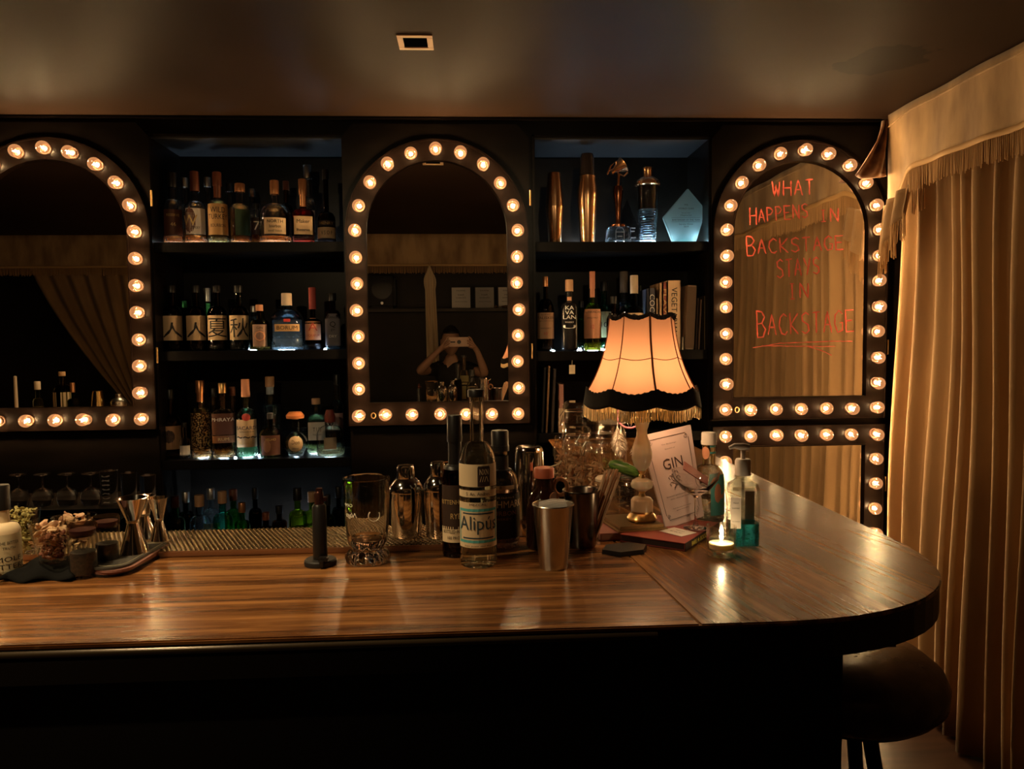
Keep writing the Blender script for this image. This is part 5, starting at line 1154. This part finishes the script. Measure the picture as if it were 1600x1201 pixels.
milk = mat('milk_glass', (.80, .68, .52), .18, 0, 0); milk.node_tree.nodes['Principled BSDF'].inputs['Subsurface Weight'].default_value = .3; milk.node_tree.nodes['Principled BSDF'].inputs['Subsurface Radius'].default_value = (.01, .006, .003)
def zpx(py): return U(1003, py, Y=LB.y).z-LB.z
def prof(L): return [(max(w_*mpx/2, 0), zpx(py)) for w_, py in L]
lo('brass_base', prof([(0, 811), (44, 811), (46, 808), (40, 803), (34, 800), (34, 797), (0, 797)])[::1], brass, lamp, 32)
lo('base_drum', prof([(0, 797), (34, 797), (34, 781), (28, 777), (12, 775), (0, 775)]), mat('marble_cream', (.62, .44, .28), .3), lamp, 32)
lo('lower_collar', prof([(0, 776), (12, 776), (9, 770), (14, 765), (0, 765)]), brass, lamp, 24)
lo('glass_ball', prof([(0, 766), (16, 766), (32, 761), (35, 756), (30, 750), (14, 746), (0, 746)]), milk, lamp, 36)
lo('upper_collar', prof([(0, 747), (12, 747), (8, 741), (14, 735), (0, 735)]), brass, lamp, 24)
lo('glass_vase', prof([(0, 736), (10, 736), (24, 728), (31, 716), (31, 706), (25, 692), (17, 680), (16, 672), (22, 662), (28, 654), (29, 652), (0, 652)]), milk, lamp, 40)
lo('bulb_holder', prof([(0, 652), (16, 652), (16, 640), (8, 636), (8, 622), (0, 622)]), brass, lamp, 24)
bz = (zpx(622)+.032)
lo('light_bulb', [(0, bz-.032), (.012, bz-.030), (.014, bz-.02), (.026, bz+.002), (.027, bz+.014), (.018, bz+.030), (0, bz+.036)], mat('lit_bulb', (1, .8, .6), .5, emit=(1.0, .60, .30), es=W_LAMP*42), lamp, 24)

# books, tray and cards under and in front of the lamp
def block(name, label, cat, A, B, L1, L2, z0, z1, m, parts=None):
    """a flat block whose front corner is A, one edge running towards B"""
    e1 = (B-A).normalized(); e2 = Vector((-e1.y, e1.x, 0)); t = thing(name, label, cat, (A.x, A.y, z0), math.atan2(e1.y, e1.x)); return t
A = U(1069, 861, Z=CT); B2 = U(1105, 838, Z=CT)
t = block('red_book', 'red paperback with black spine and yellow title under the white card', 'book', A, B2, 0, 0, CT+.0006, 0, None)
H1 = .0145
bm = bmesh.new(); box(bm, 0, .19, 0, .13, 0, .0015); box(bm, 0, .19, 0, .13, H1-.0015, H1); box(bm, 0, .19, -.0012, .0, 0, H1); finish('cover', bm, mat('book_red', (.30, .06, .05), .4), t)
bxo('spine', 0, .19, -.0024, -.0013, 0, H1, mat('spine_black', (.02, .015, .015), .4), t)
bxo('pages', .002, .188, .0005, .128, .0016, H1-.0016, mat('dark_page_edges', (.04, .02, .018), .7), t)
bm = bmesh.new(); put_text(bm, 'BARS ★ BOOZE', lambda u, v: (.075+u, -.0028, H1*.5+v), w=.085, mi=0)
for v in bm.verts: v.co.z = H1*.5+(v.co.z-H1*.5)*1.0
finish('spine_lettering', bm, mat('yellow_print', (.75, .62, .10), .5), t, recalc=False)
b = Vector((LB.x, LB.y, CT+.0006))
t = thing('lamp_tray', 'dull brass rectangular tray holding the table lamp on top of the books', 'tray', (LB.x-.075, LB.y-.075, CT+.0156), .18)
bxo('plate', 0.018, .122, .012, .13, 0, .003, mat('dull_brass', (.22, .13, .05), .35, .8), t, .0008); bxo('tray_rim', 0.024, .116, .018, .124, .003, .0100, mat('dull_brass'), t, .001)
t2 = thing('pink_book', 'dusty pink hardback lying flat between the straw tin and the lamp tray', 'book', (LB.x-.095, LB.y-.06, CT+.0006), .1)
bxo('cover', 0, .075, 0, .13, 0, .0145, mat('book_pink', (.24, .085, .07), .5), t2, .001); bxo('pages', .002, .0755, -.0004, .128, .003, .0120, mat('dusty_pages', (.30, .16, .12), .7), t2)
# menu card
y0 = U(1041, 822, Z=CT+.016).y
mBL, mBR, mTL, mTR = U(1041, 826, Y=y0), U(1100, 806, Y=y0+.035), U(1000, 681, Y=y0+.055), U(1079, 663, Y=y0+.085)
_n = (mBR-mBL).cross(mTL-mBL); _d = _f*FPX+_r*(1079-800)-_u*(663-600.5); mTR = EYE+_d*((mBL-EYE).dot(_n)/_d.dot(_n))
t = thing('menu_card', 'pale pink menu card headed GIN with scroll border, leaning behind the coupe', 'menu', (mBL+mBR)/2)
o_ = (mBL+mBR)/2; nn = (mBR-mBL).cross(mTL-mBL).normalized()
if nn.y > 0: nn = -nn
def mpt(u, v, off=0.0): return mBL*(1-u)*(1-v)+mBR*u*(1-v)+mTL*(1-u)*v+mTR*u*v+nn*off-o_
bm = bmesh.new(); ins = [bm.verts.new(mpt(u, v, o2)) for o2 in (.0, -.004) for u, v in ((0, 0), (1, 0), (1, 1), (0, 1))]
for q in ((0, 1, 2, 3), (4, 5, 6, 7), (0, 1, 5, 4), (1, 2, 6, 5), (2, 3, 7, 6), (3, 0, 4, 7)): bm.faces.new([ins[i] for i in q])
finish('card', bm, mat('menu_paper', (.68, .55, .54), .6), t)
bm = bmesh.new()
for s, cv, hh, ww in (('GIN', .64, .115, .42), ('The Backstage', .85, .016, .30), ('Selection of', .80, .014, .20), ('Botanical spirits poured with', .30, .018, .6), ('tonic, citrus and herbs', .27, .016, .45), ('Ask the bar for today', .17, .014, .45), ('garnish', .145, .014, .3)):
    put_text(bm, s, lambda u, v: mpt(.5+u, cv+v, .0008), h=hh, w=ww, mi=0)
def line(P, r_=.0004): tube(bm, [mpt(u, v, .0006) for u, v in P], r_, 4)
line([(.14, .93), (.86, .93)]); line([(.14, .07), (.86, .07)]); line([(.09, .12), (.09, .88)]); line([(.91, .12), (.91, .88)])
for cx, cz, sx, sz in ((.09, .93, 1, -1), (.91, .93, -1, -1), (.09, .07, 1, 1), (.91, .07, -1, 1)):
    line([(cx+sx*.05+.04*math.cos(a)*sx*(1-q/14), cz+sz*.03+.03*math.sin(a)*sz*(1-q/14)) for q, a in [(q, q*.7) for q in range(12)]])
for k in range(5):
    cx, cz = .42+.06*(k % 2), .52-.035*k; line([(cx, cz), (cx+.10*(-1)**k, cz+.03), (cx+.14*(-1)**k, cz+.01), (cx+.11*(-1)**k, cz-.01)], .0005)
line([(.48, .56), (.40, .48), (.50, .42), (.42, .36)], .0005)
finish('printing', bm, mat('menu_ink', (.06, .035, .035), .6), t, recalc=False)
# coupe with a card in it, on the red book
b = U(1086, 824, Z=CT+H1+.001); b.z = CT+H1+.0012; b.y -= .005; dd = (b-EYE).dot(_f)/FPX
hz = U(1084, 735, Y=b.y).z-b.z; R0 = 37*dd
t = thing('coupe_glass', 'wide stemmed coupe glass standing on the red paperback', 'glass', b)
lo('glass', [(0, .0), (.024, 0), (.0245, .0015), (.006, .006), (.0028, .014), (.0028, hz*.50), (.006, hz*.56), (R0*.6, hz*.68), (R0*.93, hz*.86), (R0, hz), (R0*.975, hz), (R0*.90, hz*.87), (R0*.55, hz*.71), (0, hz*.62)], pure('coupe', (.98, .98, .98)), t, 48)
t = thing('coaster_card', 'dark red printed card resting slantwise in the coupe glass', 'card', b+Vector((0.002, 0, hz*.72)))
bxo('card', -.032, .026, -.018, .018, -.001, .001, mat('card_wine', (.28, .10, .09), .4), t); t.rotation_euler = (.35, .62, -.1); t.location.z = b.z+hz*.93
# white card on the red book
A = U(1029, 829, Z=CT+H1+.001); Bq = U(1066, 839, Z=CT+H1+.001); t = thing('place_card', 'small white folded card lying on the red paperback below the coupe', 'card', (A.x, A.y-.004, CT+H1+.0012), math.atan2((Bq-A).y, (Bq-A).x)+.05)
bxo('card', 0, .055, 0, .045, 0, .0008, mat('card_bright', (.80, .76, .70), .6), t)
bm = bmesh.new(); put_text(bm, 'RESERVED', lambda u, v: (.028+u, .030+v, .0012), w=.02, mi=0); put_text(bm, 'for the bar', lambda u, v: (.028+u, .018+v, .0012), w=.03, mi=0); finish('lettering', bm, ink, t, recalc=False)
# tea light
b, r, h = CF(1127, 873, 820, 46)
t = thing('tealight_holder', 'clear glass holder with a lit tea light near the pump bottle', 'candle', b)
lo('glass', shell_profile([(0, .002), (r*.92, 0), (r, .006), (r*.97, h*.5), (r*1.0, h)], .003, h*.16), thin_glass('holder', (.99, .985, .95), 2.3), t, 40)
lo('wax', [(0, h*.24), (r*.80, h*.24), (r*.84, h*.38), (r*.80, h*.41), (0, h*.40)], mat('candle_wax', (.95, .85, .62), .5), t, 32)
_b = mat('candle_wax').node_tree.nodes['Principled BSDF']; _b.inputs['Subsurface Weight'].default_value = .35; _b.inputs['Subsurface Radius'].default_value = (1.0, .9, .75); _b.inputs['Subsurface Scale'].default_value = .006
lo('water', [(0, h*.165), (r*.80, h*.165), (r*.84, h*.232), (0, h*.232)], pure('water', (.98, .95, .85), 1.33), t, 32)
lo('flame', [(0, h*.50), (.0030, h*.55), (.0038, h*.61), (.0024, h*.70), (0, h*.80)], mat('flame', (1, .8, .5), .5, emit=(1.0, .70, .38), es=170), t, 12)
tubo('wick', [(0, 0, h*.42), (0, 0, h*.54)], .0006, blackplastic, t, 5)
# sanitiser pump bottle
b, r, h = CF(1160, 860, 694, 52)
sb = thing('pump_bottle', 'clear rectangular pump bottle with white pump and a little teal gel', 'pump bottle', b, -.12)
def sq8(rr, a, z):
    c, s = math.cos(a), math.sin(a); e = 5 if z < h*.66 else 2; k = 1/((abs(c)**e+abs(s)**e)**(1/e)); return (rr*c*k, rr*s*k*(.72 if e == 5 else 1), z)
PB = [(0, .002), (r*.88, 0), (r*.93, .004), (r*.93, h*.56), (r*.84, h*.62), (r*.50, h*.655), (r*.40, h*.67), (r*.40, h*.72)]
lo('bottle', shell_profile(PB, .0016, .004), thin_glass('pet', (.90, .90, .86), 1.4), sb, 44, sq8)
lo('gel', [(0, .0045), (r*.88, .0045), (r*.89, h*.24), (0, h*.24)], glass('teal_gel', (.04, .68, 1.0), .05, 1.2), sb, 44, sq8)
lo('collar', [(0, h*.70), (r*.46, h*.70), (r*.47, h*.84), (r*.40, h*.86), (0, h*.86)], capwhite, sb, 28)
bm = bmesh.new(); tube(bm, [(0, 0, h*.85), (0, 0, h*.95)], .0045, 12); tube(bm, [(r*.35, 0, h*.965), (0, 0, h*.975), (-r*.5, 0, h*.985), (-r*.82, 0, h*.965)], [.007, .0075, .005, .0032], 12); finish('pump_head', bm, capwhite, sb, smooth=True)
tubo('dip_tube', [(0, 0, h*.70), (.001, 0, .006)], .0028, thin_glass('tube', (.6, .62, .6)), sb, 10)
bm = bmesh.new(); box(bm, -r*.86, -r*.26, -r*.71, -r*.70, h*.20, h*.50, 0)
put_text(bm, 'Hand', lambda u, v: (-r*.56+u, -r*.714, h*.45+v), w=r*.3, mi=1); put_text(bm, 'Sanitizer', lambda u, v: (-r*.56+u, -r*.714, h*.40+v), w=r*.45, mi=1); put_text(bm, '70% alcohol', lambda u, v: (-r*.56+u, -r*.714, h*.27+v), w=r*.45, mi=1)
finish('label', bm, [labwhite, ink], sb, recalc=False)
bxo('back_label', r*.30, r*.86, r*.69, r*.70, h*.20, h*.52, labwhite, sb)
# gin bottle with teal label
b, r, h = CF(1107, 818, 675, 47)
bottle('gin_bottle', 'clear gin bottle with white cap, pink neck disc and teal floral label behind the coupe', b, r, h, body=.50, sh=.20, nr=.44, cap=.10, capm=capwhite, capr=1.1, n=40, liq=(clear_sp, .3), g=pure('clear_hero'),
       lab=[(.10, .60, 1.3, teallab, [('~', .2, .5, labpink, .5)], {'turn': .75}), (.25, .5, .5, labpink, [], {'oval': 1, 'turn': .6}), (.78, .94, 1.3, labpink, [], {'oval': 1, 'turn': -.55}), (.93, .955, 1.3, teallab, [], {'turn': .8}), (.85, .875, 1.3, teallab, [], {'turn': .8})])
# black six-sided plinth
b, r, h = CF(976, 872, 845, 80)
t = thing('plinth', 'flat black six-sided plinth in front of the lamp', 'plinth', b, .3)
lo('base', [(0, 0), (r, 0), (r*.97, .008), (0, .008)], blackplastic, t, 6, lambda rr, a, z: (rr*math.cos(a), rr*.72*math.sin(a), z))

# jars behind the lamp on the wing of the counter
def clip_jar(label, px, base, top, wp, fill, clip=True, lidm=None, ridged=False, lev=.5, cat='jar'):
    b, r, h = CF(px, base, top, wp); t = thing('glass_jar', label, cat, b)
    lo('glass', shell_profile([(0, .002), (r*.9, 0), (r, .006), (r, h*.70), (r*.90, h*.78), (r*.86, h*.80), (r*.86, h*.86)], .003, .006), thin_glass('jar', (.985, .97, .94), 1.9), t, 36)
    lo('lid', [(0, h*.875), (r*.9, h*.875), (r*.93, h*.885), (r*.93, h*.95 if not ridged else h), (r*.80, h if not ridged else h*1.0), (0, h)], lidm or thin_glass('jar', (.985, .97, .94), 1.9), t, 48, (lambda rr, a, z: (rr*(1+.02*math.cos(a*24))*math.cos(a), rr*(1+.02*math.cos(a*24))*math.sin(a), z)) if ridged else None)
    if clip:
        bm = bmesh.new(); tube(bm, [(r*.92*math.cos(a), r*.92*math.sin(a), h*.865) for a in [2*PI*i/24 for i in range(24)]], .0012, 5, True)
        tube(bm, [(-r*.93, -.01, h*.87), (-r*1.10, -.012, h*.80), (-r*1.22, -.012, h*.66), (-r*1.12, -.02, h*.66), (-r*.98, -.02, h*.82)], .0012, 5)
        tube(bm, [(0, -r*.93, h*.90), (-.01, -r*1.05, h*.78), (.012, -r*1.05, h*.74), (.01, -r*.95, h*.88)], .0011, 5); finish('wire_clasp', bm, steel, t, smooth=True)
        lo('rubber_ring', [(r*.86, h*.862), (r*.90, h*.862), (r*.90, h*.874), (r*.86, h*.874), (r*.86, h*.862)], mat('orange_rubber', (.5, .22, .10), .5), t, 32)
    if fill:
        bm = bmesh.new()
        for q in range(5): chunks(bm, (0, 0, 0), r*.78, h*lev*q/5+.008, h*lev*(q+1)/5+.006, 16, .010 if wp > 40 else .007, rnd)
        o = finish('dried_fruit', bm, fill, t); o['kind'] = 'stuff'
    return t, b, r, h
clip_jar('largest clip-top jar, tallest behind the shade hem', 908, 738, 627, 60, peel_m, lev=.25)
clip_jar('small glass jar at the outer edge of the jar cluster, by the folders', 878, 752, 680, 24, peel_m, clip=False)
clip_jar('clip-top jar of ginger-coloured pieces in front of the largest jar', 904, 762, 667, 42, peel_m, lev=.55)
clip_jar('clip-top jar of pale pieces beside the straws', 938, 778, 676, 50, peel_m, lev=.45)
clip_jar('glass jar with ridged cream screw lid behind the clip-top jars', 957, 758, 648, 44, cham_m, clip=False, lidm=capcream, ridged=True, lev=.3)
clip_jar('squat labelled glass jar behind the straw tin', 949, 805, 744, 40, None, clip=False, lidm=capcream)
t_, b_, r_, h_ = clip_jar('squat jar with steel lid between the straw tin and the lamp foot', 978, 792, 742, 36, dark_m, clip=False, lidm=steel, lev=.5)
t = thing('cucumber', 'small dark green cucumber lying across the squat jars beside the lamp', 'cucumber', (b_.x-.004, b_.y-.01, b_.z+h_+.0175)); t.rotation_euler = (0, .30, -.1)
noisy = noise_col(mat('cucumber_skin', rough=.35), (.02, .07, .012), (.12, .24, .05), (40, 300, 300))
bm = bmesh.new(); tube(bm, [(-.04, 0, 0), (-.037, 0, 0), (-.028, 0, .001), (0, 0, .0), (.028, 0, -.002), (.038, 0, -.004), (.042, 0, -.005)], [.003, .008, .0125, .0145, .0125, .007, .002], 16); finish('fruit', bm, noisy, t, smooth=True)
t = thing('dreamcatcher', 'pink dreamcatcher hoop with white feathers dangling under the lampshade', 'dreamcatcher', Vector((U(984, 648, Y=LB.y+.05)).to_tuple()))
bm = bmesh.new(); R_ = 21*mpx; tube(bm, [(R_*math.cos(a), 0, R_*math.sin(a)) for a in [2*PI*i/28 for i in range(28)]], .0019, 6, True); finish('hoop', bm, mat('pink_suede', (.55, .20, .28), .6), t, smooth=True)
bm = bmesh.new()
for k in range(8):
    a, a2 = 2*PI*k/8, 2*PI*(k+1)/8; tube(bm, [(R_*math.cos(a), 0, R_*math.sin(a)), (R_*.6*math.cos((a+a2)/2), 0, R_*.6*math.sin((a+a2)/2)), (R_*math.cos(a2), 0, R_*math.sin(a2))], .0005, 4)
    tube(bm, [(R_*.6*math.cos((a+a2)/2), 0, R_*.6*math.sin((a+a2)/2)), (R_*.28*math.cos(a2), 0, R_*.28*math.sin(a2)), (R_*.6*math.cos(a2+PI/8), 0, R_*.6*math.sin(a2+PI/8))], .0005, 4)
finish('web', bm, whiteink, t)
for (dx, dz, L) in ((-.026, -.022, .052), (-.019, -.030, .050), (.016, -.045, .048)):
    bm = bmesh.new()
    for q in range(34):
        f = q/33; z = -L*f; w_ = .011*math.sin(PI*min(1, f*1.05))+.002
        for s in (-1, 1): tube(bm, [(0, 0, z), (s*w_*.7, rnd.uniform(-.003, .003), z-.006), (s*w_*(1+.3*rnd.random()), rnd.uniform(-.005, .005), z-.013)], [.0010, .0008, .0003], 3)
    tube(bm, [(0, 0, .012), (0, 0, -L)], .0006, 4); o = finish('feather', bm, mat('white_feather', (.80, .72, .62), .8), t); o.location = (dx, .0, dz)
tubo('cord', [(0, 0, R_), (0, 0, R_+.05), (0, -.01, R_+.10)], .0006, whiteink, t, 4)

# ---------------------------------------------------------------- bar stool under the wing
sx, sy = .812, 1.60
stool = thing('bar_stool', 'round bar stool with domed dark leather seat tucked under the bar corner', 'bar stool', (sx, sy, 0))
zt = H-.665; R_ = .205
leather = noise_col(mat('dark_leather', rough=.35), (.05, .03, .02), (.075, .045, .03), (30, 30, 30), rlo=.18, rhi=.28, bump=.06, bscale=60)
lo('seat', [(0, zt-.125), (R_*.90, zt-.125), (R_*.985, zt-.105), (R_*1.0, zt-.07), (R_*.95, zt-.045), (R_*.80, zt-.020), (R_*.5, zt-.004), (0, zt+.002)], leather, stool, 48)
lo('seat_ring', [(0, zt-.140), (R_*.80, zt-.140), (R_*.80, zt-.126), (0, zt-.126)], blackplastic, stool, 36)
for k in range(4):
    a = k*PI/2+.75; tubo('leg', [(R_*.22*math.cos(a), R_*.22*math.sin(a), zt-.140), (R_*.80*math.cos(a), R_*.80*math.sin(a), .0)], .016, blackwood, stool, 10)
bm = bmesh.new(); tube(bm, [(R_*.56*math.cos(a), R_*.56*math.sin(a), .28) for a in [2*PI*i/32 for i in range(32)]], .009, 8, True); finish('foot_ring', bm, brass, stool, smooth=True)

# ---------------------------------------------------------------- far counter end, only seen in the mirror at the edge
t = thing('candle', 'white taper candle on the far end of the bar, seen in the mirror', 'candle', (-2.75, 1.3, CT+.0006))
lo('holder', [(0, 0), (.03, 0), (.03, .004), (.013, .010), (.013, .02), (0, .02)], brass, t, 20); lo('taper', [(0, .0205), (.0105, .0205), (.009, .21), (0, .215)], capcream, t, 16)
bottle('rum_bottle', 'round-shouldered bottle with cream body label, reflected beside the candle', Vector((-2.475, 1.3, CT+.0006)), .052, .235, body=.55, sh=.18, nr=.3, g=g_olive, cap=.08, capm=corkm, aim=False, lab=[(.05, .52, 5.8, oldc)])
bottle('small_bottle', 'small dark bottle with copper neck, reflected behind the round-shouldered one', Vector((-2.385, 1.36, CT+.0006)), .03, .17, body=.45, sh=.15, nr=.34, g=g_dkgreen, cap=.25, capm=capcopper, aim=False)
bottle('small_bottle', 'small clear bottle with pale neck seal, reflected next to the candle', Vector((-2.60, 1.34, CT+.0006)), .028, .18, body=.4, sh=.15, nr=.5, g=g_palegreen, cap=.2, capm=capcream, aim=False)
t = thing('gold_cup', 'gold tumbler with fluted sides, reflected in the mirror at the frame edge', 'cup', (-2.27, 1.3, CT+.0006)); lo('cup', [(0, 0), (.040, 0), (.029, .115), (0, .115)], gold, t, 24)
t = thing('steel_shaker', 'stubby steel cobbler shaker, reflected beside the gold tumbler', 'cocktail shaker', (-2.145, 1.3, CT+.0006)); lo('body', [(0, 0), (.040, 0), (.048, .045), (.040, .062), (.018, .075), (.018, .095), (0, .098)], steel, t, 28)

# ---------------------------------------------------------------- the person taking the photograph
def skinned(name, chains, mats, parent, sub=2, root=0):
    """chains: lists of (x, y, z, radius); points closer than 1 mm are joined"""
    bm = bmesh.new(); ly = bm.verts.layers.skin.verify(); seen = []
    def V(p):
        for q, v in seen:
            if (Vector(q)-Vector(p[:3])).length < .001: return v
        v = bm.verts.new(p[:3]); v[ly].radius = (p[3], p[3]*(p[4] if len(p) > 4 else 1)); seen.append((p[:3], v)); return v
    for ch in chains:
        prev = None
        for p in ch:
            v = V(p)
            if prev is not None and prev is not v and not bm.edges.get((prev, v)): bm.edges.new((prev, v))
            prev = v
    bm.verts.ensure_lookup_table(); bm.verts[root][ly].use_root = True
    me = bpy.data.meshes.new(name); bm.to_mesh(me); bm.free(); me.materials.append(mats)
    o = bpy.data.objects.new(name, me); COL.objects.link(o); o.parent = parent
    sk = o.modifiers.new('skin', 'SKIN'); sk.use_smooth_shade = True
    ss = o.modifiers.new('subsurf', 'SUBSURF'); ss.levels = sub; ss.render_levels = sub
    return o
PX0 = Vector((-.06, -.36, 0))
per = thing('person', 'person in a dark T-shirt holding a phone in both hands, reflected in a mirror', 'person', PX0)
def w2(x, y, z, r, k=1): return (x-PX0.x, y-PX0.y, z, r, k)
pel = w2(-.06, -.40, .86, .12, .8); ab = w2(-.06, -.39, 1.00, .11, .75); che = w2(-.06, -.37, 1.15, .12, .75); unk = w2(-.06, -.355, 1.26, .075, .8); nk = w2(-.06, -.335, 1.33, .047); hd0 = w2(-.062, -.315, 1.38, .048)
LS, RS = w2(-.20, -.36, 1.25, .050), w2(.08, -.36, 1.25, .050)
LE, RE = w2(-.325, -.14, 1.235, .036), w2(.212, -.14, 1.205, .036)
LW, RW_ = w2(-.172, -.055, 1.395, .023), w2(.148, -.055, 1.390, .023)
LPm, RPm = w2(-.130, -.040, 1.435, .026, .6), w2(.120, -.040, 1.435, .026, .6)
def arm(S, E, W, Pm): 
    m1 = tuple((a+b_)/2 for a, b_ in zip(S, E)); m2 = tuple(E[i]*.6+W[i]*.4 for i in range(3))+(.036, 1)
    return [unk, S, m1[:3]+(.043, 1), E, m2, W, Pm]
legs = [[pel, w2(-.06+s*.09, -.40, .80, .085), w2(-.06+s*.10, -.38, .48, .058), w2(-.06+s*.105, -.41, .26, .05), w2(-.06+s*.105, -.42, .09, .036), w2(-.06+s*.11, -.34, .035, .034), w2(-.06+s*.115, -.25, .028, .026)] for s in (-1, 1)]
def finger(P0, pts, r0): return [P0]+[w2(*p, r) for p, r in zip(pts, (r0, r0*.95, r0*.85))]
FL = [[LPm, w2(-.112, -.012, 1.472, .009), w2(-.098, .004, 1.500, .008), w2(-.078, .0, 1.514, .007)],
      [LPm, w2(-.110, -.004, 1.458, .009), w2(-.090, .010, 1.478, .0085), w2(-.068, .008, 1.484, .007)],
      [LPm, w2(-.110, .000, 1.442, .009), w2(-.091, .012, 1.458, .0085), w2(-.070, .008, 1.462, .007)],
      [LPm, w2(-.112, -.002, 1.427, .0085), w2(-.096, .008, 1.436, .0075), w2(-.080, .004, 1.440, .0065)],
      [LPm, w2(-.115, -.046, 1.425, .011), w2(-.092, -.036, 1.432, .0095), w2(-.072, -.028, 1.442, .008)]]
FR = [[(-(p[0]+PX0.x)-.010-PX0.x+.004, p[1], p[2]-.002, p[3], 1) if q else RPm for q, p in enumerate(ch)] for ch in FL]
body = skinned('body', [[pel, ab, che, unk, nk, hd0], arm(LS, LE, LW, LPm), arm(RS, RE, RW_, RPm)]+legs+FL+FR, skin, per, 1)
HC = Vector((-.063, -.275, 1.475))-PX0
bm = bmesh.new(); bmesh.ops.create_uvsphere(bm, u_segments=40, v_segments=28, radius=1)
for v in bm.verts:
    x, y, z = v.co
    c = Vector((x*.076, y*.094, z*.118))
    if z < -.2: c.x *= 1+(z+.2)*.38; c.y = c.y*(1+(z+.2)*.22)+.006*(-z)
    g = lambda x0, z0, s, sz=None: math.exp(-((x-x0)/s)**2-((z-z0)/(sz or s))**2)*(1 if y > 0 else 0)
    c.y += .020*g(0, -.12, .12, .22)+.010*g(0, -.25, .17, .08)-.008*(g(-.38, .06, .18, .12)+g(.38, .06, .18, .12))+.006*(g(0, -.48, .25, .06))+.006*g(0, -.60, .25, .06)+.005*(g(-.38, .20, .28, .08)+g(.38, .20, .28, .08))+.008*g(0, -.85, .25, .15)
    if abs(x) > .93 and -.35 < z < .2 and abs(y) < .25: c.x += math.copysign(.012, x)
    v.co = c+HC
finish('head', bm, skin, per, smooth=True)
for s in (-1, 1):
    bm = bmesh.new(); bmesh.ops.create_uvsphere(bm, u_segments=12, v_segments=8, radius=.0105, matrix=Matrix.Translation(HC+Vector((s*.029, .078, .007)))); finish('eye', bm, mat('eye_white', (.7, .65, .6), .2), per, smooth=True)
bm = bmesh.new(); bmesh.ops.create_uvsphere(bm, u_segments=36, v_segments=24, radius=1); dele = []
for v in bm.verts:
    x, y, z = v.co; n_ = 1.08+.02*math.sin(x*17+z*9)*math.sin(y*13)
    v.co = Vector((x*.080*n_, y*.099*n_-.004, z*.123*n_+.002))+HC
    if (y > .25 and z < .50) or z < -.45 or (y > -.05 and z < -.05): dele.append(v)
bmesh.ops.delete(bm, geom=dele, context='VERTS'); o = finish('hair', bm, mat('dark_hair', (.012, .008, .006), .5), per, smooth=True, recalc=False); o.modifiers.new('thickness', 'SOLIDIFY').thickness = .008
def grow(p, k, e=.0): return (p[0], p[1], p[2], p[3]*k+e)+tuple(p[4:])
shirt_m = mat('dark_tshirt', (.014, .012, .012), .8)
mL_ = tuple(a*.45+b_*.55 for a, b_ in zip(LS, LE)); mR_ = tuple(a*.45+b_*.55 for a, b_ in zip(RS, RE))
skinned('tshirt', [[grow(w2(-.06, -.40, .84, .12, .8), 1.12), grow(ab, 1.12), grow(che, 1.12), w2(-.06, -.358, 1.255, .092, .85), w2(-.06, -.348, 1.292, .066, .9)], [w2(-.06, -.358, 1.255, .092, .85), grow(LS, 1.0, .016), mL_[:3]+(.055, 1)], [w2(-.06, -.358, 1.255, .092, .85), grow(RS, 1.0, .016), mR_[:3]+(.055, 1)]], shirt_m, per, 2)
skinned('trousers', [[grow(w2(-.06, -.40, .92, .115, .8), 1.08), grow(pel, 1.08)]]+[[grow(pel, 1.08)]+[grow(p, 1.12, .006) for p in lg[1:5]] for lg in legs], mat('dark_trousers', (.012, .012, .016), .8), per, 2)
for s in (-1, 1):
    bm = bmesh.new(); box(bm, -.045, .045, -.06, .22, 0, .07, 0, .02); o = finish('shoe', bm, blackplastic, per); o.location = (s*.11, -.07, 0.0)
ph = thing('phone', 'cream phone held level in both hands, reflected in the middle mirror', 'phone', (0, -.011, H))
bm = bmesh.new(); box(bm, -.084, .082, -.0045, .0045, -.037, .038, 0, .004); finish('case', bm, mat('cream_case', (.72, .50, .38), .4), ph)
lo('camera_ring', [(0, .0), (.0155, 0), (.0155, .0025), (.013, .003), (0, .0015)], blackplastic, ph, 28).rotation_euler = (-PI/2, 0, 0)
[c for c in ph.children if c.name.startswith('camera_ring')][0].location = (0, .0046, 0)
bxo('camera_bar', -.068, -.030, .0046, .0058, -.005, .005, blackplastic, ph, .0004)
